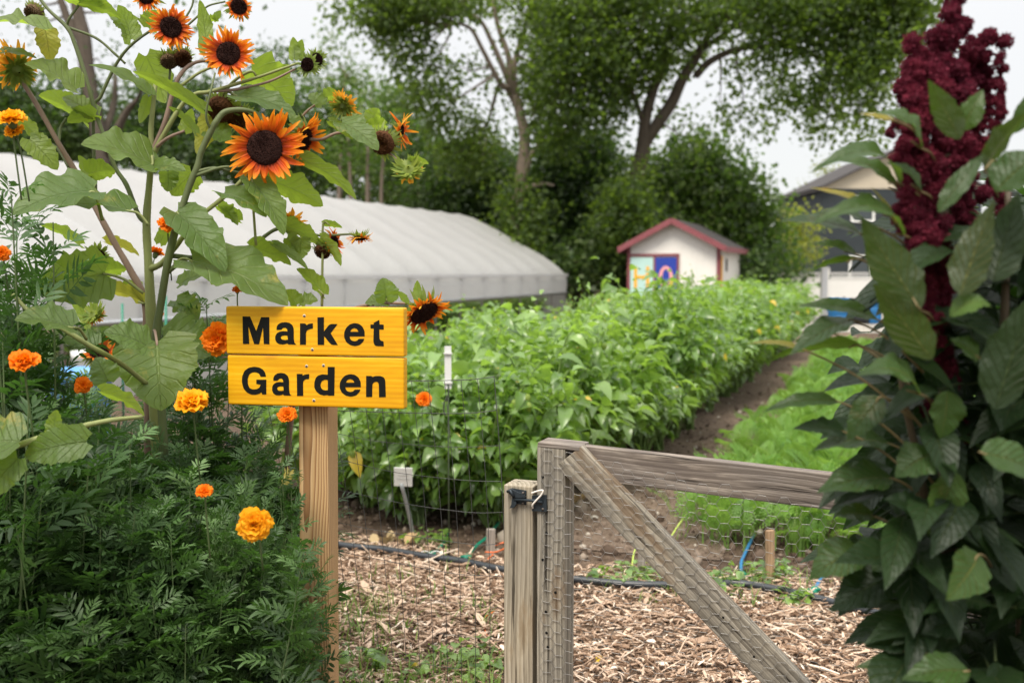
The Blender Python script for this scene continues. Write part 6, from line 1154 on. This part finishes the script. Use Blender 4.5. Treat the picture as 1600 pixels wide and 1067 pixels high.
for a in [('m3', 300, 628, 2.42, 28, (.05, -.45, .85), M_fy, 'large golden marigold flower left of the sign base'), ('m8', 398, 819, 2.1, 27, (.12, -1, .12), M_fy, 'round golden marigold flower facing the camera'), ('edge', 37, 565, 2.2, 24, (.1, -.4, .85), M_fo, 'orange marigold flower at the left'), ('m4', 339, 530, 2.9, 26, (-.2, -1, .1), M_fo, 'orange marigold flower partly behind the sign edge'), ('m9', 449, 648, 2.8, 15, (.1, -.7, .6), M_fo, 'small orange marigold flower under the sign'), ('m12', 663, 623, 5.25, 13, (.2, -.7, .6), M_fo, 'small orange marigold flower right of the sign'), ('sp2', 262, 349, 2.9, 15, (.2, -.6, .7), M_fo, 'orange marigold flower against the tunnel'), ('sp', 371, 453, 2.9, 9, (.1, -.3, .9), M_fo, 'tiny orange marigold flower above the sign corner'), ('tall', 18, 186, 2.4, 22, (.1, -.4, .85), M_fy, 'golden marigold flower at the far left top'), ('tall', 22, 205, 2.42, 16, (-.1, -.5, .7), M_fy, 'golden marigold flower just under another'), ('tall2', 3, 396, 2.5, 13, (.3, -.9, .3), M_fo, 'orange marigold flower cut by the left edge'), ('m8', 320, 768, 2.12, 15, (.1, -.5, .8), M_fo, 'small orange marigold flower among dark leaves'), ('m2', 130, 602, 2.6, 14, (.3, -.8, .3), M_fo, 'orange marigold flower in front of the blue tub'), ('sp', 337, 363, 3.2, 7, (0, -.5, .8), M_fo, 'tiny distant orange bloom'), ('m10', 244, 395, 3.3, 13, (.2, .3, .9), M_fo, 'orange marigold flower behind the main stalk'), ('sp', 250, 490, 3.2, 6, (0, -1, .5), M_fo, 'small orange bud')]:
    mflower(pl[a[0]], a[1], a[2], a[3], a[4], a[5], a[6], int(a[1]), a[7])
# ================================================================== AMARANTH
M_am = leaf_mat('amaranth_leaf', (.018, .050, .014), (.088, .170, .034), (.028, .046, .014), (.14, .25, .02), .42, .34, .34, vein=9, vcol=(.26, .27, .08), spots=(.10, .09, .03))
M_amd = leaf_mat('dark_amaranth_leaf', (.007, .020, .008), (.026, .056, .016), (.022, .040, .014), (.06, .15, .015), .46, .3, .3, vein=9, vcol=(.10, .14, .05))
M_amy = leaf_mat('yellow_amaranth_leaf', (.14, .17, .02), (.30, .26, .05), (.22, .22, .04), (.45, .45, .05), .5, .4, .38, vein=9, vcol=(.35, .30, .1), spots=(.25, .10, .03))
M_ast = simple('amaranth_stalk', (.10, .075, .045), .55, 0, .4, 22, .35); M_aps = simple('amaranth_petiole', (.16, .12, .05), .55, 0, .4, 22, .3)
M_plume = leaf_mat('burgundy_plume', (.045, .006, .014), (.175, .024, .048), (.095, .012, .028), (.24, .03, .06), .85, .15, .28)
am_o = O_(1490, 1.62); am = thing('amaranth_plant', am_o, 'huge dark leaved amaranth with burgundy plumes filling the right edge', 'amaranth')
stalk(am, am_o, [(1478, 1400, 1.7, 17), (1480, 1100, 1.68, 16), (1482, 850, 1.66, 15), (1480, 650, 1.63, 13), (1476, 450, 1.6, 11), (1478, 300, 1.6, 9), (1482, 150, 1.6, 6), (1487, -30, 1.6, 4)], M_ast)
stalk(am, am_o, [(1479, 900, 1.66, 9), (1450, 800, 1.62, 7), (1430, 700, 1.6, 6), (1412, 620, 1.58, 5), (1405, 560, 1.57, 4)], M_ast, 'branch')
stalk(am, am_o, [(1479, 950, 1.66, 10), (1540, 800, 1.62, 8), (1562, 620, 1.6, 7), (1572, 420, 1.58, 6), (1575, 300, 1.58, 4)], M_ast, 'branch')
def plume(pts, rad, seed, dens=1.0, lab=None):
    r = np.random.default_rng(seed); p = np.array([P(x, y, d) for x, y, d in pts]); L_ = np.linalg.norm(np.diff(p, axis=0), axis=1).sum(); q = spline(p, 8); k = np.linspace(0, 1, max(2, int(L_/(rad*.55)*dens))); b = B(); i0 = k*(len(q)-1); ii = i0.astype(int).clip(0, len(q)-2); cs = q[ii]+(q[ii+1]-q[ii])*(i0-ii)[:, None]
    tube(b, q, rad*.22, 5, .2)
    for c in cs:
        c = c+r.normal(0, rad*.36, 3); R_ = rad*r.uniform(.5, 1.02); v, f = ICO2; h = 1+.25*np.sin(v@r.normal(size=3)*5)+r.normal(0, .07, len(v)); b.add(c+v*h[:, None]*R_*.66, f, None, r.random()*.5+.15)
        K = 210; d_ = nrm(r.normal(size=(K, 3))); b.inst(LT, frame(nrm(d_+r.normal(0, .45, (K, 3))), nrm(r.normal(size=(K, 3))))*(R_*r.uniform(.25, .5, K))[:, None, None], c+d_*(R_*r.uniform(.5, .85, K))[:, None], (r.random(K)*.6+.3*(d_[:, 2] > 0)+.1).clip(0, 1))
    o = b.build('flower_plume', M_plume, am, am_o)
    if lab: o['label'] = lab
mpx = 1.6/FP
for i, (pts, rr) in enumerate([
    ([(1486, -25, 1.6), (1488, 10, 1.6), (1484, 45, 1.6), (1478, 80, 1.6), (1474, 120, 1.58), (1468, 170, 1.56)], 17), ([(1494, 5, 1.62), (1502, 35, 1.62), (1498, 60, 1.62), (1478, 62, 1.6)], 13), ([(1462, 46, 1.6), (1466, 80, 1.6), (1480, 110, 1.6)], 14),
    ([(1423, 62, 1.58), (1432, 85, 1.58), (1440, 100, 1.58)], 13), ([(1414, 108, 1.58), (1420, 130, 1.58), (1408, 140, 1.57), (1412, 160, 1.57)], 12), ([(1432, 90, 1.6), (1455, 100, 1.58), (1456, 130, 1.57), (1448, 160, 1.56)], 14),
    ([(1500, 75, 1.6), (1530, 68, 1.6), (1548, 60, 1.6), (1572, 62, 1.6)], 13), ([(1504, 95, 1.6), (1535, 85, 1.6), (1562, 90, 1.6), (1564, 120, 1.6), (1560, 150, 1.6), (1562, 170, 1.6)], 10), ([(1560, 170, 1.6), (1556, 195, 1.6), (1550, 215, 1.6), (1540, 232, 1.6), (1528, 245, 1.6)], 10),
    ([(1512, 85, 1.62), (1516, 110, 1.62), (1522, 140, 1.62), (1520, 180, 1.62)], 12), ([(1535, 75, 1.62), (1540, 105, 1.62), (1536, 125, 1.62)], 9), ([(1500, 120, 1.58), (1498, 160, 1.58), (1500, 205, 1.57), (1494, 260, 1.56)], 15), ([(1510, 180, 1.63), (1526, 200, 1.63), (1532, 225, 1.63)], 10),
    ([(1406, 182, 1.55), (1398, 200, 1.55), (1386, 205, 1.55), (1392, 215, 1.55)], 7), ([(1440, 110, 1.57), (1430, 150, 1.55), (1424, 190, 1.55), (1416, 230, 1.54)], 14), ([(1412, 222, 1.53), (1410, 262, 1.53), (1414, 300, 1.52), (1418, 340, 1.52), (1428, 385, 1.52)], 14), ([(1400, 325, 1.52), (1402, 340, 1.52), (1408, 356, 1.52)], 8),
    ([(1428, 230, 1.55), (1436, 290, 1.55), (1440, 350, 1.54), (1448, 410, 1.54), (1452, 460, 1.54)], 17), ([(1426, 350, 1.52), (1440, 372, 1.52), (1458, 380, 1.52)], 14), ([(1436, 385, 1.51), (1434, 420, 1.51), (1446, 455, 1.51), (1452, 500, 1.52), (1458, 545, 1.53)], 14), ([(1462, 200, 1.57), (1462, 270, 1.56), (1466, 340, 1.56), (1470, 400, 1.57)], 19), ([(1486, 260, 1.6), (1492, 310, 1.6), (1500, 350, 1.6)], 16),
    ([(1520, 250, 1.6), (1512, 280, 1.6), (1524, 300, 1.6), (1540, 312, 1.6)], 11), ([(1545, 255, 1.62), (1556, 285, 1.62), (1570, 320, 1.62), (1585, 380, 1.62)], 12), ([(1480, 400, 1.58), (1474, 460, 1.58), (1468, 520, 1.58), (1478, 600, 1.6)], 16), ([(1440, 640, 1.62), (1460, 680, 1.62), (1490, 690, 1.62), (1500, 660, 1.62)], 14), ([(1378, 850, 1.8), (1392, 856, 1.8)], 8), ([(1446, 150, 1.6), (1450, 200, 1.6), (1446, 240, 1.6)], 15), ([(1490, 90, 1.6), (1510, 130, 1.6), (1508, 170, 1.6)], 13), ([(1530, 100, 1.63), (1545, 140, 1.63), (1540, 180, 1.63), (1520, 215, 1.63)], 10), ([(1455, 150, 1.55), (1440, 200, 1.55), (1450, 260, 1.55), (1456, 320, 1.55)], 15), ([(1425, 170, 1.56), (1435, 215, 1.56), (1430, 260, 1.56)], 13), ([(1478, 120, 1.62), (1490, 180, 1.62), (1480, 240, 1.62)], 15), ([(1500, 225, 1.6), (1512, 262, 1.6), (1500, 300, 1.6), (1520, 345, 1.6)], 13), ([(1478, 170, 1.6), (1484, 215, 1.6)], 13)]):
    plume(pts, rr*mpx*1.12, 400+i)
AL = [(1405, 288, 1264, 272, 34, 1.5, -.06, 'p', .35, .32, ''), (1406, 302, 1300, 252, 26, 1.56, 0, 'p', .3, .2, ''), (1372, 328, 1264, 293, 13, 1.55, 0, 'p', .9, .05, 'y'), (1402, 352, 1360, 292, 9, 1.5, 0, 'p', .9, .05, 'y'), (1412, 368, 1266, 353, 34, 1.5, -.05, 'p', .45, .30, ''), (1345, 366, 1220, 346, 24, 1.62, 0, 'p', .2, .10, ''), (1362, 352, 1276, 330, 15, 1.6, 0, 'p', .3, .1, ''), (1338, 397, 1266, 382, 15, 1.6, 0, 'p', .3, .15, ''), (1342, 405, 1266, 425, 11, 1.58, 0, 'g', .6, .12, ''),
      (1438, 484, 1345, 338, 68, 1.42, .02, 'v', .62, .04, ''), (1456, 562, 1364, 442, 54, 1.42, 0, 'v', .7, .04, ''), (1372, 500, 1244, 479, 24, 1.6, 0, 'p', .5, .12, ''), (1332, 500, 1234, 556, 30, 1.6, -.04, 'p', .25, .1, ''), (1345, 540, 1200, 566, 24, 1.62, 0, 'g', .8, .12, ''), (1260, 548, 1168, 537, 8, 1.62, 0, 'p', .9, .1, 'y'), (1300, 520, 1240, 536, 20, 1.7, 0, 'g', .5, .1, ''), (1312, 628, 1192, 644, 19, 1.6, 0, 'p', .2, .14, ''), (1436, 615, 1337, 588, 36, 1.45, 0, 'p', .35, .32, ''), (1378, 620, 1324, 688, 42, 1.52, 0, 'p', .25, .1, ''), (1322, 676, 1238, 670, 24, 1.6, 0, 'p', .3, .1, 'd'), (1392, 694, 1270, 704, 26, 1.6, 0, 'p', .2, .12, ''), (1396, 748, 1276, 770, 34, 1.58, 0, 'p', .35, .12, ''), (1460, 706, 1398, 746, 44, 1.5, 0, 'p', .4, .1, ''), (1366, 806, 1303, 806, 22, 1.62, 0, 'p', .1, .1, ''), (1352, 862, 1264, 906, 40, 1.62, 0, 'p', .3, .16, ''), (1396, 900, 1298, 956, 44, 1.6, 0, 'p', .3, .1, 'd'), (1425, 860, 1362, 892, 40, 1.6, 0, 'p', .3, .1, ''), (1530, 706, 1632, 748, 50, 1.4, 0, 'p', .55, .1, ''), (1530, 866, 1478, 938, 72, 1.45, -.05, 'd', .35, .06, ''), (1515, 1048, 1408, 1062, 32, 1.45, 0, 'p', .45, .12, ''), (1446, 1040, 1336, 1042, 26, 1.55, 0, 'p', .3, .12, ''), (1492, 735, 1450, 835, 62, 1.5, 0, 'd', .55, .04, ''),
      (1500, 462, 1554, 312, 60, 1.4, .03, 'v', .35, .03, ''), (1552, 440, 1592, 300, 66, 1.44, .03, 'v', .2, .03, 'd'), (1555, 640, 1622, 450, 84, 1.42, 0, 'v', .25, .03, 'd'), (1466, 332, 1544, 236, 26, 1.44, .02, 'p', .3, .08, ''), (1500, 218, 1450, 124, 36, 1.45, 0, 'v', .8, .06, ''), (1502, 205, 1536, 140, 34, 1.48, 0, 'p', .45, .12, ''), (1440, 232, 1366, 178, 38, 1.48, 0, 'p', .55, .25, ''), (1400, 190, 1342, 178, 10, 1.5, 0, 'p', .9, .05, 'y'), (1538, 268, 1612, 172, 44, 1.45, 0, 'g', .5, .08, ''), (1556, 300, 1640, 232, 46, 1.42, 0, 'p', .3, .1, ''), (1484, 494, 1552, 482, 26, 1.42, 0, 'p', .85, .35, ''), (1440, 300, 1380, 255, 20, 1.5, 0, 'p', .3, .2, ''), (1530, 560, 1484, 530, 34, 1.48, 0, 'p', .4, .1, ''), (1445, 800, 1380, 780, 30, 1.5, 0, 'p', .3, .1, 'd'), (1500, 970, 1440, 990, 34, 1.5, 0, 'p', .2, .1, 'd'), (1420, 1000, 1350, 1010, 30, 1.55, 0, 'p', .2, .1, 'd'), (1480, 610, 1470, 690, 60, 1.5, 0, 'd', .4, .04, ''), (1580, 210, 1640, 120, 30, 1.5, 0, 'p', .3, .1, '')]
for i, a in enumerate(AL):
    mt = {'y': M_amy, 'd': M_amd, '': M_am}[a[10]]; bx, by = a[0], a[1]
    near = 1480 if bx < 1530 else 1566
    leaf_px(am, am_o, bx, by, a[2], a[3], a[4], a[5], a[6], a[7], a[8], (bx+(near-bx)*.75, by+30+abs(near-bx)*.35, 1.58) if abs(near-bx) > 25 else None, mt, 'pointed', a[9], .12, .09, 900+i, lobe=.0, pet_r=1.9, pmat=M_aps)
# inner and lower leaves of the same plant, and a second one behind it
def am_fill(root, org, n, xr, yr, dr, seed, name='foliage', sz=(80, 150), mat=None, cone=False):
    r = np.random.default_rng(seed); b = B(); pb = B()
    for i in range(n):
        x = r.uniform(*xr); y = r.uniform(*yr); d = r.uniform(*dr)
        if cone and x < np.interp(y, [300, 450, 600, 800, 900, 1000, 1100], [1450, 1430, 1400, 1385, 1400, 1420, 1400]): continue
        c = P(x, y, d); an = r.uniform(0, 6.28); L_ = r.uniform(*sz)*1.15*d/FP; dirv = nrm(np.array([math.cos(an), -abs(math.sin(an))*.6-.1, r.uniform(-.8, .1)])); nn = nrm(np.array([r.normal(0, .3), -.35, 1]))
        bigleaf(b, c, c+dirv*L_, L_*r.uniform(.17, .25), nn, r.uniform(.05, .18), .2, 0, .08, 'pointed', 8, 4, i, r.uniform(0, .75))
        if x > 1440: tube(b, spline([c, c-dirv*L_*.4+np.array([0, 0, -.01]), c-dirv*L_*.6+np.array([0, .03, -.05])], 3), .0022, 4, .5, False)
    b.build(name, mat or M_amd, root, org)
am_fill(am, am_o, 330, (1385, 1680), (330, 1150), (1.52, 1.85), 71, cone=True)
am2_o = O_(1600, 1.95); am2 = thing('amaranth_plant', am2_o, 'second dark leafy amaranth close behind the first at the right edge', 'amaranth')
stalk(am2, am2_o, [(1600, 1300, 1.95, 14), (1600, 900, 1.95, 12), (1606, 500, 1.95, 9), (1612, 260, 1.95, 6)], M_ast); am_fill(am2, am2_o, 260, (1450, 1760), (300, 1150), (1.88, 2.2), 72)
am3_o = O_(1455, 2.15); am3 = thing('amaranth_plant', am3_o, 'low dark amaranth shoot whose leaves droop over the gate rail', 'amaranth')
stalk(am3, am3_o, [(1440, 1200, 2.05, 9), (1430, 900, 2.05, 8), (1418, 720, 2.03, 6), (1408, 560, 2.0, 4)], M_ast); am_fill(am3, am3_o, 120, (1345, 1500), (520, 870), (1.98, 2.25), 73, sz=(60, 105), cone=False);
